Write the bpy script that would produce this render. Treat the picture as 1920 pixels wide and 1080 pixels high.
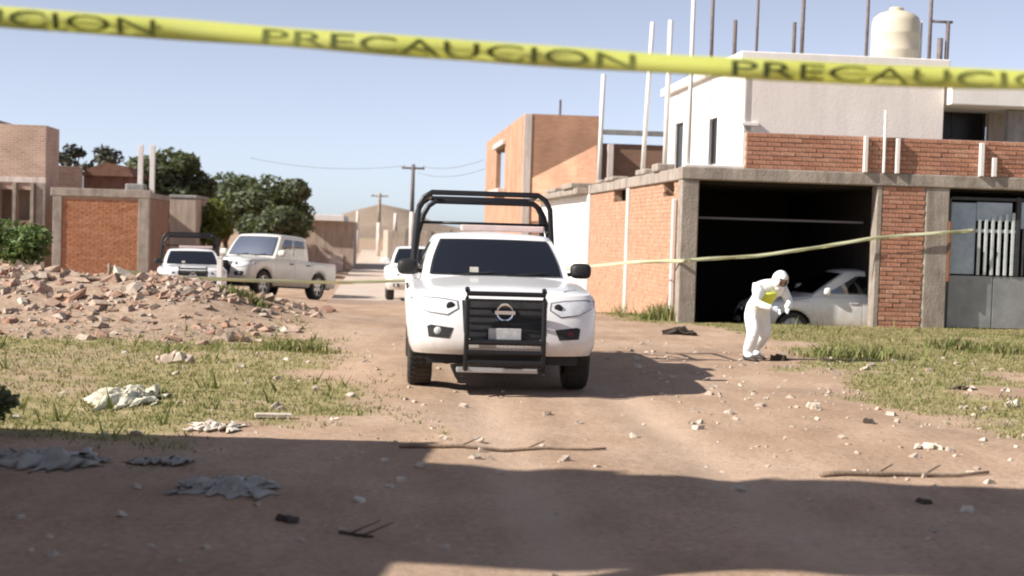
import bpy, bmesh, math, random
import numpy as np
from mathutils import Vector, Matrix
R = math.radians
random.seed(11); rng = np.random.default_rng(5)
for o in list(bpy.data.objects): bpy.data.objects.remove(o)
scn = bpy.context.scene
C = scn.collection

# ------------------------------------------------------------------ camera
F, CAMH, HY = 2690.0, 1.6, 435.0           # focal length in photo pixels, eye height, horizon row
roll, pitch, AL = R(1.7), math.atan((540-HY)/F), R(5.6)
cr, sr, cp, sp = math.cos(roll), math.sin(roll), math.cos(pitch), math.sin(pitch)
cam = bpy.data.cameras.new('camera'); cam.sensor_width = 36; cam.lens = 36*F/1920
cam.clip_end = 6000; cam.clip_start = .1
cam.dof.use_dof = True; cam.dof.focus_distance = 15.5; cam.dof.aperture_fstop = 2.0
co = bpy.data.objects.new('camera', cam); C.objects.link(co)
right = Vector((cr, sr*sp, sr*cp)); up = Vector((-sr, cr*sp, cr*cp)); fwd = Vector((0, cp, -sp))
m = Matrix((right, up, -fwd)).transposed().to_4x4(); m.translation = (0, 0, CAMH)
co.matrix_world = m; scn.camera = co

# ------------------------------------------------------------------ light
EL, AZ = R(36), R(20)                        # sun: from the left, a little behind the camera
sv = Vector((-math.cos(AZ)*math.cos(EL), -math.sin(AZ)*math.cos(EL), math.sin(EL)))
w = bpy.data.worlds.new('World'); scn.world = w; w.use_nodes = True
nt = w.node_tree; bgn = nt.nodes['Background']
sky = nt.nodes.new('ShaderNodeTexSky'); sky.sky_type = 'NISHITA'; sky.sun_disc = False
sky.sun_elevation = EL; sky.sun_rotation = math.atan2(sv.x, sv.y)
sky.air_density = .6; sky.dust_density = 1.0; sky.ozone_density = 4.0; sky.altitude = 1000
hs = nt.nodes.new('ShaderNodeHueSaturation'); hs.inputs['Saturation'].default_value = .50; hs.inputs['Hue'].default_value = .508
nt.links.new(sky.outputs[0], hs.inputs['Color']); nt.links.new(hs.outputs[0], bgn.inputs[0]); bgn.inputs[1].default_value = .097
sl = bpy.data.lights.new('sun', 'SUN'); sl.energy = 4.6; sl.angle = R(.55); sl.color = (1, .94, .86)
so = bpy.data.objects.new('sun', sl); C.objects.link(so)
so.rotation_euler = (-sv).to_track_quat('-Z', 'Y').to_euler()
scn.view_settings.view_transform = 'Standard'; scn.view_settings.look = 'None'
scn.view_settings.gamma = 1; scn.view_settings.exposure = .78
scn.cycles.filter_width = 2.0

# ------------------------------------------------------------------ pixel -> place helpers
ca, sa = math.cos(AL), math.sin(AL)
def ray(px, py):
    x = (px-960)/F; y = (540-py)/F
    return right*x + up*y + fwd
def to_ab(p): return Vector((p.x*ca+p.y*sa, -p.x*sa+p.y*ca, p.z))      # world -> lane frame (a right, b away)
def to_w(a, b, z=0): return Vector((a*ca-b*sa, a*sa+b*ca, z))
def gp(px, py, z=0):                         # point of the ground plane z seen at a pixel
    d = ray(px, py); t = (z-CAMH)/d.z
    return d*t + Vector((0, 0, CAMH))
def P(px, py, b):                            # lane-frame point in the plane b metres down the lane
    d = to_ab(ray(px, py)); t = b/d.y
    return d*t + Vector((0, 0, CAMH))
def PW(px, py, b):
    q = P(px, py, b); return to_w(q.x, q.y, q.z)

# ------------------------------------------------------------------ terrain height
def sm(e0, e1, x):
    t = np.clip((x-e0)/(e1-e0), 0, 1); return t*t*(3-2*t)
_lat = rng.random((256, 256))
def vnoise(x, y):
    xi = np.floor(x).astype(int); yi = np.floor(y).astype(int); fx = x-xi; fy = y-yi
    fx = fx*fx*(3-2*fx); fy = fy*fy*(3-2*fy)
    g = lambda i, j: _lat[i % 256, j % 256]
    return (g(xi, yi)*(1-fx)+g(xi+1, yi)*fx)*(1-fy) + (g(xi, yi+1)*(1-fx)+g(xi+1, yi+1)*fx)*fy
def fbm(x, y, o=4):
    s = 0; a = .5; t = 0
    for i in range(o):
        s = s+a*vnoise(x*2**i+17*i, y*2**i+9*i); t += a; a *= .5
    return s/t
def g2(x, y, cx, cy, rx, ry, h): return h*np.exp(-((x-cx)/rx)**2-((y-cy)/ry)**2)
def mound(x, y):
    return (g2(x, y, -7.4, 24.2, 2.5, 2.0, .60)+g2(x, y, -5.3, 23.4, 1.2, 1.5, .32)+g2(x, y, -10.5, 24.5, 2.5, 2.6, .42)
            + g2(x, y, -4.4, 25.8, .9, 2.2, .12) + g2(x, y, -6.5, 37.7, 1.3, 1.5, .24))
def grassmask(x, y):
    x = np.asarray(x, float); y = np.asarray(y, float)
    n = fbm(x*.9+5, y*.9, 4)-.5; n2 = fbm(x*2.3+50, y*2.3, 3)-.5
    a = x*ca+y*sa; b = -x*sa+y*ca
    eL = np.interp(y, [9, 11.5, 15.7, 24.3, 40], [-1.2, -1.2, -1.95, -3.8, -6])
    left = sm(-.5, .5, (eL-x)+n*2.2)*sm(10.0, 10.9, y+n*2.0)*(1-sm(23, 27, y)*.55)
    left *= sm(.30, .5, n+.55+.25*sm(-2, -4, x)-.35*sm(12.9, 12.0, y)*sm(-3.5, -1.5, x))
    left *= 1-.8*sm(18.3, 19.6, y+n*1.6)*sm(-2.9, -4.4, x)
    left *= .55+.45*sm(.36, .56, fbm(x*.42+8.3, y*.7+2, 3))
    eR = np.interp(y, [6, 11, 12.5, 15, 18, 22, 26, 30], [6.2, 4.6, 4.3, 3.75, 3.85, 4.3, 3.3, 2.9])
    rt = sm(-.35, .6, (x-eR)+n*2.4)*sm(9.5, 11.5, y+n*2)
    rt *= sm(.25, .55, n+.5+.18*sm(16, 20, y))
    wall = sm(4.6, 5.5, a+n*1.4)*sm(25.5, 27, b)
    m_ = np.maximum(np.maximum(left, rt), wall)
    return np.clip(m_*(.85+.8*n2), 0, 1)
def terr(x, y):
    x = np.asarray(x, float); y = np.asarray(y, float)
    a = x*ca+y*sa; b = -x*sa+y*ca
    z = -.55*sm(27, 42, y)-.30*sm(42, 90, y)
    z = z + mound(x, y) - g2(x, y, -8.3, 36.2, 1.3, 2.6, .22)
    z = z + .10*(fbm(x*.35, y*.35, 3)-.5)+.045*(fbm(x*1.3+9, y*1.3, 3)-.5)*(1+1.2*sm(0, .4, mound(x, y)))
    z = z + .012*(fbm(x*5+3, y*5, 2)-.5)
    for c, d in ((1.0, .035), (2.5, .035)):   # wheel ruts down the lane
        z = z - d*np.exp(-((a-c-.3*(fbm(y*.15, y*0+c, 2)-.5))/.2)**2)*sm(5, 9, y)*(1-sm(24, 30, y))
    inn = sm(6.0, 6.2, a)*(1-sm(9.4, 9.6, a))*sm(26.55, 26.8, b)*(1-sm(33, 33.5, b))
    z = z*(1-inn)-.42*inn
    return z
def tz(x, y): return float(terr(x, y))
def on(px, py, dz=0):                         # where a pixel's ray meets the terrain
    z = 0
    for _ in range(12):
        p = gp(px, py, z); z = .5*z+.5*tz(p.x, p.y)
    return Vector((p.x, p.y, tz(p.x, p.y)+dz))

# ------------------------------------------------------------------ materials
MATS = {}
def srgb(r, g, b):
    f = lambda c: ((c/255+.055)/1.055)**2.4 if c > 10 else c/255/12.92
    return (f(r), f(g), f(b), 1)
def mat(name, c1, c2=None, scale=4, rough=.85, bump=.3, bscale=None, metal=0, spec=.3, extra=None, dist=.02, c3=None):
    mt = bpy.data.materials.new(name); mt.use_nodes = True; n = mt.node_tree; N = n.nodes; L = n.links
    b = N['Principled BSDF']; b.inputs['Roughness'].default_value = rough; b.inputs['Metallic'].default_value = metal
    b.inputs['Specular IOR Level'].default_value = spec
    tc = N.new('ShaderNodeTexCoord')
    if c2 is None: b.inputs['Base Color'].default_value = (*c1, 1)
    else:
        no = N.new('ShaderNodeTexNoise'); no.inputs['Scale'].default_value = scale; no.inputs['Detail'].default_value = 7
        no.inputs['Roughness'].default_value = .62
        L.new(tc.outputs['Object'], no.inputs['Vector'])
        cr_ = N.new('ShaderNodeValToRGB'); e = cr_.color_ramp.elements
        e[0].position = .33; e[0].color = (*c1, 1); e[1].position = .68; e[1].color = (*c2, 1)
        if c3: q = e.new(.5); q.color = (*c3, 1)
        L.new(no.outputs[0], cr_.inputs[0]); L.new(cr_.outputs[0], b.inputs['Base Color'])
    if name.startswith(('concrete', 'plaster')):     # drips and damp patches
        mp = N.new('ShaderNodeMapping'); mp.inputs['Scale'].default_value = (2.6, 2.6, .35); L.new(tc.outputs['Object'], mp.inputs[0])
        ns = N.new('ShaderNodeTexNoise'); ns.inputs['Scale'].default_value = 1.6; ns.inputs['Detail'].default_value = 8; ns.inputs['Roughness'].default_value = .7; L.new(mp.outputs[0], ns.inputs['Vector'])
        k = N.new('ShaderNodeMapRange'); k.inputs[1].default_value = .36; k.inputs[2].default_value = .56; k.inputs[3].default_value =   .95 if 'white' in name or 'pale' in name else .70; k.inputs[4].default_value = 1.03; L.new(ns.outputs[0], k.inputs[0])
        mm = N.new('ShaderNodeMix'); mm.data_type = 'RGBA'; mm.blend_type = 'MULTIPLY'; mm.inputs[0].default_value = 1
        L.new(cr_.outputs[0], mm.inputs[6]); L.new(k.outputs[0], mm.inputs[7]); L.new(mm.outputs[2], b.inputs['Base Color'])
    if bump:
        nb = N.new('ShaderNodeTexNoise'); nb.inputs['Scale'].default_value = bscale or scale*6; nb.inputs['Detail'].default_value = 6
        L.new(tc.outputs['Object'], nb.inputs['Vector'])
        bp = N.new('ShaderNodeBump'); bp.inputs['Strength'].default_value = bump; bp.inputs['Distance'].default_value = dist
        L.new(nb.outputs[0], bp.inputs['Height']); L.new(bp.outputs[0], b.inputs['Normal'])
    MATS[name] = mt; return mt
def island_mat(name, cols, rough=.9, bump=.4, bscale=30):
    """colour picked per loose piece, with grain"""
    mt = mat(name, cols[0], None, rough=rough, bump=bump, bscale=bscale); n = mt.node_tree; N = n.nodes; L = n.links
    b = N['Principled BSDF']; ge = N.new('ShaderNodeNewGeometry'); oi = N.new('ShaderNodeObjectInfo')
    ad = N.new('ShaderNodeMath'); ad.operation = 'ADD'; fr = N.new('ShaderNodeMath'); fr.operation = 'FRACT'
    L.new(ge.outputs['Random Per Island'], ad.inputs[0]); L.new(oi.outputs['Random'], ad.inputs[1]); L.new(ad.outputs[0], fr.inputs[0])
    r = N.new('ShaderNodeValToRGB'); e = r.color_ramp.elements
    e[0].color = (*cols[0], 1); e[1].color = (*cols[-1], 1)
    for i, c in enumerate(cols[1:-1]): q = e.new((i+1)/(len(cols)-1)); q.color = (*c, 1)
    tc = N.new('ShaderNodeTexCoord'); no = N.new('ShaderNodeTexNoise'); no.inputs['Scale'].default_value = 14; no.inputs['Detail'].default_value = 5
    L.new(tc.outputs['Object'], no.inputs['Vector'])
    mp = N.new('ShaderNodeMapRange'); mp.inputs[1].default_value = .3; mp.inputs[2].default_value = .7; mp.inputs[3].default_value = .72; mp.inputs[4].default_value = 1.2
    L.new(no.outputs[0], mp.inputs[0])
    mx = N.new('ShaderNodeMix'); mx.data_type = 'RGBA'; mx.blend_type = 'MULTIPLY'; mx.inputs[0].default_value = 1
    L.new(fr.outputs[0], r.inputs[0]); L.new(r.outputs[0], mx.inputs[6]); L.new(mp.outputs[0], mx.inputs[7]); L.new(mx.outputs[2], b.inputs['Base Color'])
    return mt
def brickwall_mat(name, c1, c2, mortar, sc=1.0):
    """far brickwork: courses too fine to see singly"""
    mt = mat(name, c1, None, bump=0); n = mt.node_tree; N = n.nodes; L = n.links; b = N['Principled BSDF']
    tc = N.new('ShaderNodeTexCoord'); s = N.new('ShaderNodeSeparateXYZ'); L.new(tc.outputs['Object'], s.inputs[0])
    ad = N.new('ShaderNodeMath'); L.new(s.outputs[0], ad.inputs[0]); L.new(s.outputs[1], ad.inputs[1])
    cb = N.new('ShaderNodeCombineXYZ'); L.new(ad.outputs[0], cb.inputs[0]); L.new(s.outputs[2], cb.inputs[1])
    br = N.new('ShaderNodeTexBrick'); br.inputs['Scale'].default_value = 1/sc
    br.inputs['Brick Width'].default_value = .26; br.inputs['Row Height'].default_value = .085; br.inputs['Mortar Size'].default_value = .011
    br.inputs['Color1'].default_value = (*c1, 1); br.inputs['Color2'].default_value = (*c2, 1); br.inputs['Mortar'].default_value = (*mortar, 1)
    L.new(cb.outputs[0], br.inputs['Vector'])
    no = N.new('ShaderNodeTexNoise'); no.inputs['Scale'].default_value = .8; no.inputs['Detail'].default_value = 6; L.new(tc.outputs['Object'], no.inputs['Vector'])
    mp = N.new('ShaderNodeMapRange'); mp.inputs[1].default_value = .3; mp.inputs[2].default_value = .7; mp.inputs[3].default_value = .78; mp.inputs[4].default_value = 1.15
    L.new(no.outputs[0], mp.inputs[0])
    mx = N.new('ShaderNodeMix'); mx.data_type = 'RGBA'; mx.blend_type = 'MULTIPLY'; mx.inputs[0].default_value = 1
    L.new(br.outputs[0], mx.inputs[6]); L.new(mp.outputs[0], mx.inputs[7]); L.new(mx.outputs[2], b.inputs['Base Color'])
    bp = N.new('ShaderNodeBump'); bp.inputs['Strength'].default_value = .5; bp.inputs['Distance'].default_value = .01; bp.invert = True
    L.new(br.outputs['Fac'], bp.inputs['Height']); L.new(bp.outputs[0], b.inputs['Normal'])
    return mt

concrete = mat('concrete', (.27, .225, .185), (.40, .345, .29), 3, .9, .5, 22)
concrete_grey = mat('concrete_grey', (.25, .235, .22), (.37, .35, .33), 2.5, .9, .5, 22)
plaster_white = mat('plaster_white', (.74, .70, .65), (.82, .79, .74), 1.2, .85, .25, 40)
plaster_cream = mat('plaster_cream', (.62, .53, .47), (.70, .61, .55), 1.2, .88, .3, 30)
plaster_pale = mat('plaster_pale', (.74, .67, .61), (.80, .73, .67), 1.0, .88, .25, 30)
plaster_tan = mat('plaster_tan', (.42, .33, .26), (.52, .42, .34), .8, .9, .3, 20)
mortar = mat('mortar', (.34, .27, .22), (.46, .38, .31), 6, .95, .5, 40)
mortar_orange = mat('mortar_orange', (.40, .26, .18), (.48, .33, .235), 4, .95, .5, 40)
brick_red = island_mat('brick_red', [(.38, .175, .11), (.48, .235, .15), (.42, .20, .135), (.52, .285, .19), (.34, .165, .11)])
brick_orange = island_mat('brick_orange', [(.44, .245, .155), (.48, .28, .18), (.46, .26, .168), (.51, .305, .205)])
brick_rust = island_mat('brick_rust', [(.38, .16, .08), (.45, .20, .105), (.41, .18, .095), (.48, .235, .135)])
brickfar_orange = brickwall_mat('brickfar_orange', (.45, .225, .135), (.52, .28, .175), (.44, .29, .2))
brickfar_beige = brickwall_mat('brickfar_beige', (.40, .25, .18), (.50, .34, .26), (.56, .47, .39))
brickfar_brown = brickwall_mat('brickfar_brown', (.26, .13, .085), (.32, .17, .11), (.30, .21, .16))
rubble_mat = island_mat('rubble', [(.36, .20, .135), (.41, .31, .235), (.31, .17, .115), (.44, .36, .29), (.28, .22, .175), (.38, .26, .185), (.52, .45, .37), (.25, .14, .095)])
stone_mat = island_mat('stone', [(.42, .34, .27), (.52, .44, .36), (.36, .28, .22), (.58, .51, .43)])
pale_stone = mat('pale_stone', (.55, .47, .38), (.70, .62, .52), 5, .9, .5, 30)
dark_debris = mat('dark_debris', (.035, .03, .025), (.09, .07, .055), 8, .9, .6, 30)
wood_grey = mat('wood_grey', (.20, .14, .10), (.33, .25, .18), 5, .9, .5, 40)
cloth_pale = mat('cloth_pale', (.58, .54, .40), (.70, .66, .52), 4, .8, .4, 20)
plastic_grey = mat('plastic_grey', (.30, .28, .25), (.42, .39, .35), 3, .6, .4, 14)
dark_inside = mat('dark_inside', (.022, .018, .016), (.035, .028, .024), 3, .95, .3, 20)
dark_metal = mat('dark_metal', (.05, .05, .055), (.08, .08, .085), 6, .55, .2, 40, .4)
rod_pale = mat('rod_pale', (.62, .60, .57), (.72, .69, .65), 5, .7, .2, 30)
rod_dark = mat('rod_dark', (.12, .10, .10), (.20, .16, .15), 8, .7, .2, 40)
tank_mat = mat('tank_cream', (.56, .50, .38), (.62, .56, .44), 2, .55, .1, 20)
gate_metal = mat('gate_metal', (.24, .245, .245), (.34, .34, .335), 2.5, .5, .25, 12, .3)
gate_blue = mat('gate_sheet', (.24, .30, .37), (.44, .50, .56), 2.2, .4, .3, 7, .2, .5)
gate_light = mat('gate_bar_paint', (.46, .50, .50), (.60, .62, .61), 3, .5, .2, 20)
white_steel = mat('white_steel', (.68, .66, .62), (.78, .76, .72), 3, .5, .1, 10)
roof_brown = mat('roof_brown', (.16, .08, .055), (.23, .13, .09), 3, .9, .5, 20)
bark = mat('bark', (.10, .07, .05), (.18, .13, .09), 6, .95, .6, 24)
def leaf_mat(name, c1, c2):
    mt = island_mat(name, [c1, c2, tuple(.8*x for x in c1), tuple(1.15*x for x in c2)], rough=.6, bump=0)
    mt.node_tree.nodes['Principled BSDF'].inputs['Specular IOR Level'].default_value = .2; return mt
leaf_dark = leaf_mat('leaf_dark', (.09, .105, .055), (.15, .165, .095))
leaf_mid = leaf_mat('leaf_mid', (.11, .13, .08), (.17, .195, .12))
leaf_light = leaf_mat('leaf_light', (.11, .14, .03), (.18, .19, .05))
leaf_shrub = leaf_mat('leaf_shrub', (.10, .17, .05), (.20, .27, .11))
leaf_sparse = leaf_mat('leaf_sparse', (.06, .065, .045), (.10, .10, .07))
grass_mat = leaf_mat('grass_blade', (.29, .255, .115), (.42, .355, .185))
grass_green = leaf_mat('grass_green', (.14, .18, .05), (.26, .28, .10))

def paint(name, c, rough=.28, coat=.6):
    mt = mat(name, c, tuple(.93*x for x in c), 1.5, rough, .04, 3, 0, .5)
    n = mt.node_tree; N = n.nodes; L = n.links; b = N['Principled BSDF']; src = b.inputs['Base Color'].links[0].from_socket
    tc = N.new('ShaderNodeTexCoord'); sx = N.new('ShaderNodeSeparateXYZ'); L.new(tc.outputs['Object'], sx.inputs[0])
    no = N.new('ShaderNodeTexNoise'); no.inputs['Scale'].default_value = 5; no.inputs['Detail'].default_value = 8; no.inputs['Roughness'].default_value = .7; L.new(tc.outputs['Object'], no.inputs['Vector'])
    ma = N.new('ShaderNodeMath'); ma.operation = 'MULTIPLY_ADD'; ma.inputs[1].default_value = .75; L.new(no.outputs[0], ma.inputs[0]); L.new(sx.outputs[2], ma.inputs[2])
    mr = N.new('ShaderNodeMapRange'); mr.inputs[1].default_value = .62; mr.inputs[2].default_value = 1.15; mr.inputs[3].default_value = .75; mr.inputs[4].default_value = .05; L.new(ma.outputs[0], mr.inputs[0])
    mx = N.new('ShaderNodeMix'); mx.data_type = 'RGBA'; L.new(mr.outputs[0], mx.inputs[0]); L.new(src, mx.inputs[6]); mx.inputs[7].default_value = (.42, .32, .23, 1); L.new(mx.outputs[2], b.inputs['Base Color'])
    mt.node_tree.nodes['Principled BSDF'].inputs['Coat Weight'].default_value = coat
    mt.node_tree.nodes['Principled BSDF'].inputs['Coat Roughness'].default_value = .08
    return mt
white_paint = paint('white_paint', (.86, .86, .86))
cream_paint = paint('dusty_white_paint', (.62, .61, .57), .4, .3)
silver_paint = paint('silver_paint', (.82, .82, .81), .4, .3)
black_paint = mat('black_powder_coat', (.012, .012, .014), None, rough=.4, bump=.05, bscale=60, spec=.4)
black_plastic = mat('black_plastic', (.018, .018, .019), (.03, .03, .03), 10, .55, .1, 60)
rubber = mat('rubber', (.028, .025, .023), (.07, .06, .05), 5, .85, .4, 40)
chrome = mat('chrome', (.72, .73, .75), None, rough=.18, bump=0, metal=1)
rim_mat = mat('rim_alloy', (.42, .42, .42), (.5, .5, .5), 4, .35, 0, metal=.8)
glass = mat('car_glass', (.012, .02, .024), None, rough=.04, bump=0, spec=.8)
def clear_glass():
    n = glass.node_tree; N = n.nodes; L = n.links; out = N['Material Output']
    t = N.new('ShaderNodeBsdfTransparent'); t.inputs[0].default_value = (.62, .70, .69, 1); g = N.new('ShaderNodeBsdfGlossy'); g.inputs['Roughness'].default_value = .03
    fr = N.new('ShaderNodeFresnel'); fr.inputs[0].default_value = 3.0; mx = N.new('ShaderNodeMixShader')
    L.new(fr.outputs[0], mx.inputs[0]); L.new(t.outputs[0], mx.inputs[1]); L.new(g.outputs[0], mx.inputs[2]); L.new(mx.outputs[0], out.inputs[0])
clear_glass()
seat_mat = mat('seat_cloth', (.16, .155, .15), (.22, .215, .21), 9, .9, .2, 60)
lamp_glass = mat('lamp_glass', (.62, .64, .67), (.80, .81, .83), 14, .12, 0, spec=.8)
bezel_grey = mat('bezel_grey', (.16, .16, .17), None, rough=.4, bump=0)
dark_pane = mat('dark_pane', (.015, .014, .014), None, rough=.25, bump=0, spec=.3)
plate_mat = mat('number_plate', (.40, .40, .40), (.58, .58, .57), 30, .5, 0)
amber = mat('amber_lens', (.55, .22, .02), None, rough=.2, bump=0)
red_lens_dark = mat('fog_lens_dark', (.07, .015, .025), None, rough=.2, bump=0)
suit_white = mat('suit_white', (.80, .80, .78), (.87, .87, .85), 6, .75, 1.0, 13)
suit_yellow = mat('bib_yellow', (.62, .66, .06), (.72, .74, .14), 6, .7, .2, 20)
skin_mat = mat('skin', (.38, .22, .15), (.44, .27, .19), 8, .6, .1, 40)
shoe_mat = mat('shoe_dark', (.06, .05, .045), None, rough=.7, bump=.2)
tape_yel = mat('tape_yellow', (.76, .78, .20), (.82, .84, .30), 3, .35, .1, 8, 0, .5)
def make_translucent(mt, col, fac):
    n = mt.node_tree; N = n.nodes; L = n.links; out = N['Material Output']; b = N['Principled BSDF']
    t = N.new('ShaderNodeBsdfTranslucent'); t.inputs[0].default_value = (*col, 1); mx = N.new('ShaderNodeMixShader'); mx.inputs[0].default_value = fac
    L.new(b.outputs[0], mx.inputs[1]); L.new(t.outputs[0], mx.inputs[2]); L.new(mx.outputs[0], out.inputs[0])
make_translucent(tape_yel, (.86, .9, .34), .5)
tape_pale = mat('tape_faded', (.58, .58, .36), (.72, .72, .52), 1.3, .4, .1, 8)
make_translucent(tape_pale, (.7, .7, .5), .35)
tape_ink = mat('tape_ink', (.04, .05, .012), (.17, .19, .04), 4, .5, 0)
for l in (leaf_dark, leaf_mid, leaf_light, leaf_shrub, grass_mat, grass_green): make_translucent(l, {'leaf_light': (.25, .28, .04)}.get(l.name, (.14, .17, .04)), .3)

# ------------------------------------------------------------------ mesh helpers
def link(name, me, m_, parent=None, smooth=False):
    o = bpy.data.objects.new(name, me); C.objects.link(o)
    if m_ and not me.materials: me.materials.append(m_)
    if parent: o.parent = parent
    if smooth: me.polygons.foreach_set('use_smooth', [True]*len(me.polygons))
    return o
def tag(o, label=None, cat=None, group=None, kind=None):
    for k, v in (('label', label), ('category', cat), ('group', group), ('kind', kind)):
        if v: o[k] = v
    return o
def thing(name, label, cat, loc=(0, 0, 0), rz=0, group=None):
    o = bpy.data.objects.new(name, None); C.objects.link(o); o.location = loc; o.rotation_euler = (0, 0, rz); o.empty_display_size = .2
    return tag(o, label, cat, group)
class MB:
    def __init__(s): s.v = []; s.f = []
    def add(s, v, f):
        n = len(s.v); s.v += [tuple(p) for p in v]; s.f += [tuple(i+n for i in q) for q in f]; return s
    def box(s, x0, x1, y0, y1, z0, z1, mtx=None):
        v = [(x, y, z) for z in (z0, z1) for y in (y0, y1) for x in (x0, x1)]
        if mtx: v = [mtx @ Vector(p) for p in v]
        return s.add(v, [(0, 2, 3, 1), (4, 5, 7, 6), (0, 1, 5, 4), (2, 6, 7, 3), (0, 4, 6, 2), (1, 3, 7, 5)])
    def grid(s, pts, closed=False):           # pts: rows of equal length
        nr, nc = len(pts), len(pts[0]); v = [p for r in pts for p in r]; f = []
        for i in range(nr-1):
            for j in range(nc-1 if not closed else nc):
                k = (j+1) % nc; f.append((i*nc+j, i*nc+k, (i+1)*nc+k, (i+1)*nc+j))
        return s.add(v, f)
    def tube(s, path, r, n=8, cap=True):
        path = [Vector(p) for p in path]; rows = []
        rr = r if isinstance(r, (list, tuple)) else [r]*len(path)
        up_ = Vector((0, 0, 1))
        for i, p in enumerate(path):
            t = (path[min(i+1, len(path)-1)]-path[max(i-1, 0)]).normalized()
            a = t.cross(up_)
            if a.length < .05: a = t.cross(Vector((0, 1, 0)))
            a.normalize(); b = t.cross(a).normalized()
            rows.append([p+(a*math.cos(2*math.pi*k/n)+b*math.sin(2*math.pi*k/n))*rr[i] for k in range(n)])
        base = len(s.v); s.grid(rows, True)
        if cap:
            s.f.append(tuple(base+k for k in range(n))[::-1]); s.f.append(tuple(base+(len(path)-1)*n+k for k in range(n)))
        return s
    def lathe(s, prof, n=20, axis='z', loc=(0, 0, 0)):   # prof: (r, h)
        rows = []
        for r, h in prof:
            row = []
            for k in range(n):
                c, q = r*math.cos(2*math.pi*k/n), r*math.sin(2*math.pi*k/n)
                p = (c, q, h) if axis == 'z' else (h, c, q) if axis == 'x' else (c, h, q)
                row.append(Vector(p)+Vector(loc))
            rows.append(row)
        return s.grid(rows, True)
    def prism(s, poly, fn0, fn1):             # 2D outline -> two mapped faces and a rim
        n = len(poly); v = [fn0(*p) for p in poly]+[fn1(*p) for p in poly]
        return s.add(v, [tuple(range(n)), tuple(range(2*n-1, n-1, -1))]+[(i, i+n, (i+1) % n+n, (i+1) % n) for i in range(n)])
    def mesh(s, name):
        me = bpy.data.meshes.new(name); me.from_pydata([tuple(p) for p in s.v], [], s.f)
        bm = bmesh.new(); bm.from_mesh(me); bmesh.ops.recalc_face_normals(bm, faces=bm.faces); bm.to_mesh(me); bm.free(); me.update(); return me
    def build(s, name, m_, parent=None, smooth=False, bev=0, ang=None):
        o = link(name, s.mesh(name), m_, parent, smooth)
        if smooth and ang is not None: 
            try: o.data.set_sharp_from_angle(angle=R(ang))
            except Exception: pass
        if bev:
            b = o.modifiers.new('bevel', 'BEVEL'); b.width = bev; b.segments = 2; b.limit_method = 'ANGLE'
        return o
def part(name, m_, parent, boxes, bev=.012):
    mb = MB()
    for b in boxes: mb.box(*b)
    return mb.build(name, m_, parent, bev=bev)
def copy_tree(o, parent=None):
    c = o.copy(); C.objects.link(c)
    if parent: c.parent = parent
    for ch in list(o.children): copy_tree(ch, c)
    return c
def chunk(mb, c, s, mtx=None, jag=.3, flat=1):
    """an irregular broken lump: jittered octa-box"""
    base = [(-1, -1, -1), (1, -1, -1), (1, 1, -1), (-1, 1, -1), (-1, -1, 1), (1, -1, 1), (1, 1, 1), (-1, 1, 1)]
    rot = Matrix.Rotation(random.uniform(0, 6.28), 3, 'Z') @ Matrix.Rotation(random.uniform(-.5, .5), 3, 'X') @ Matrix.Rotation(random.uniform(-.5, .5), 3, 'Y')
    v = []
    for p in base:
        q = Vector([p[i]*s[i]*(1+random.uniform(-jag, jag))*.5*(random.uniform(.55, 1) if p[2] > 0 else 1) for i in range(3)])
        v.append(rot @ q + Vector(c))
    mb.add(v, [(0, 3, 2, 1), (4, 5, 6, 7), (0, 1, 5, 4), (1, 2, 6, 5), (2, 3, 7, 6), (3, 0, 4, 7)])
def brick_rows(x0, x1, z0, z1, L=.25, Hh=.085, gap=.013):
    """(x0, x1, z) of every brick of a running-bond panel"""
    out = []; k = 0; z = z0
    while z+Hh-gap <= z1+.002:
        x = x0-(L*.5 if k % 2 else 0)
        while x < x1-.02:
            a, b = max(x, x0), min(x+L-gap, x1)
            if b-a > .04: out.append((a, b, z))
            x += L
        z += Hh; k += 1
    return out

# ================================================================== GROUND
xs = np.unique(np.concatenate([np.arange(-13, 14.01, .13), np.linspace(-60, -13, 40), np.linspace(14, 60, 40), [-2500, -900, -400, -200, -110, 110, 200, 400, 900, 2500]]))
ys = np.unique(np.concatenate([np.arange(3.5, 36.01, .13), np.linspace(-30, 3.5, 30), np.linspace(36, 110, 90), [-2500, -800, -300, -100, 150, 220, 400, 800, 1500, 3000]]))
X, Y = np.meshgrid(xs, ys); Z = terr(X, Y)
nx, ny = len(xs), len(ys)
me = bpy.data.meshes.new('ground'); vv = np.stack([X, Y, Z], -1).reshape(-1, 3)
idx = np.arange(nx*ny).reshape(ny, nx)
ff = np.stack([idx[:-1, :-1], idx[:-1, 1:], idx[1:, 1:], idx[1:, :-1]], -1).reshape(-1, 4)
me.from_pydata(vv.tolist(), [], ff.tolist()); me.update()
at = me.attributes.new('cover', 'FLOAT', 'POINT'); at.data.foreach_set('value', grassmask(X, Y).reshape(-1))
at = me.attributes.new('rubble', 'FLOAT', 'POINT'); at.data.foreach_set('value', np.clip(np.maximum(sm(.12, .45, mound(X, Y)+.3*(fbm(X, Y, 3)-.5)), .7*sm(18.6, 20.2, Y+2*(fbm(X, Y, 3)-.5))*sm(-2.9, -4.4, X)*(1-sm(27, 30, Y))), 0, 1).reshape(-1))
A_ = X*ca+Y*sa
trk = sum(np.exp(-((A_-c-.3*(fbm(Y*.15, Y*0+c, 2)-.5))/.24)**2) for c in (1.0, 2.5))*sm(3, 6, Y)*(1-sm(34, 37, Y))*(.5+.8*fbm(X*.6, Y*.25, 3))
at = me.attributes.new('track', 'FLOAT', 'POINT'); at.data.foreach_set('value', np.clip(trk, 0, 1).reshape(-1))
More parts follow.
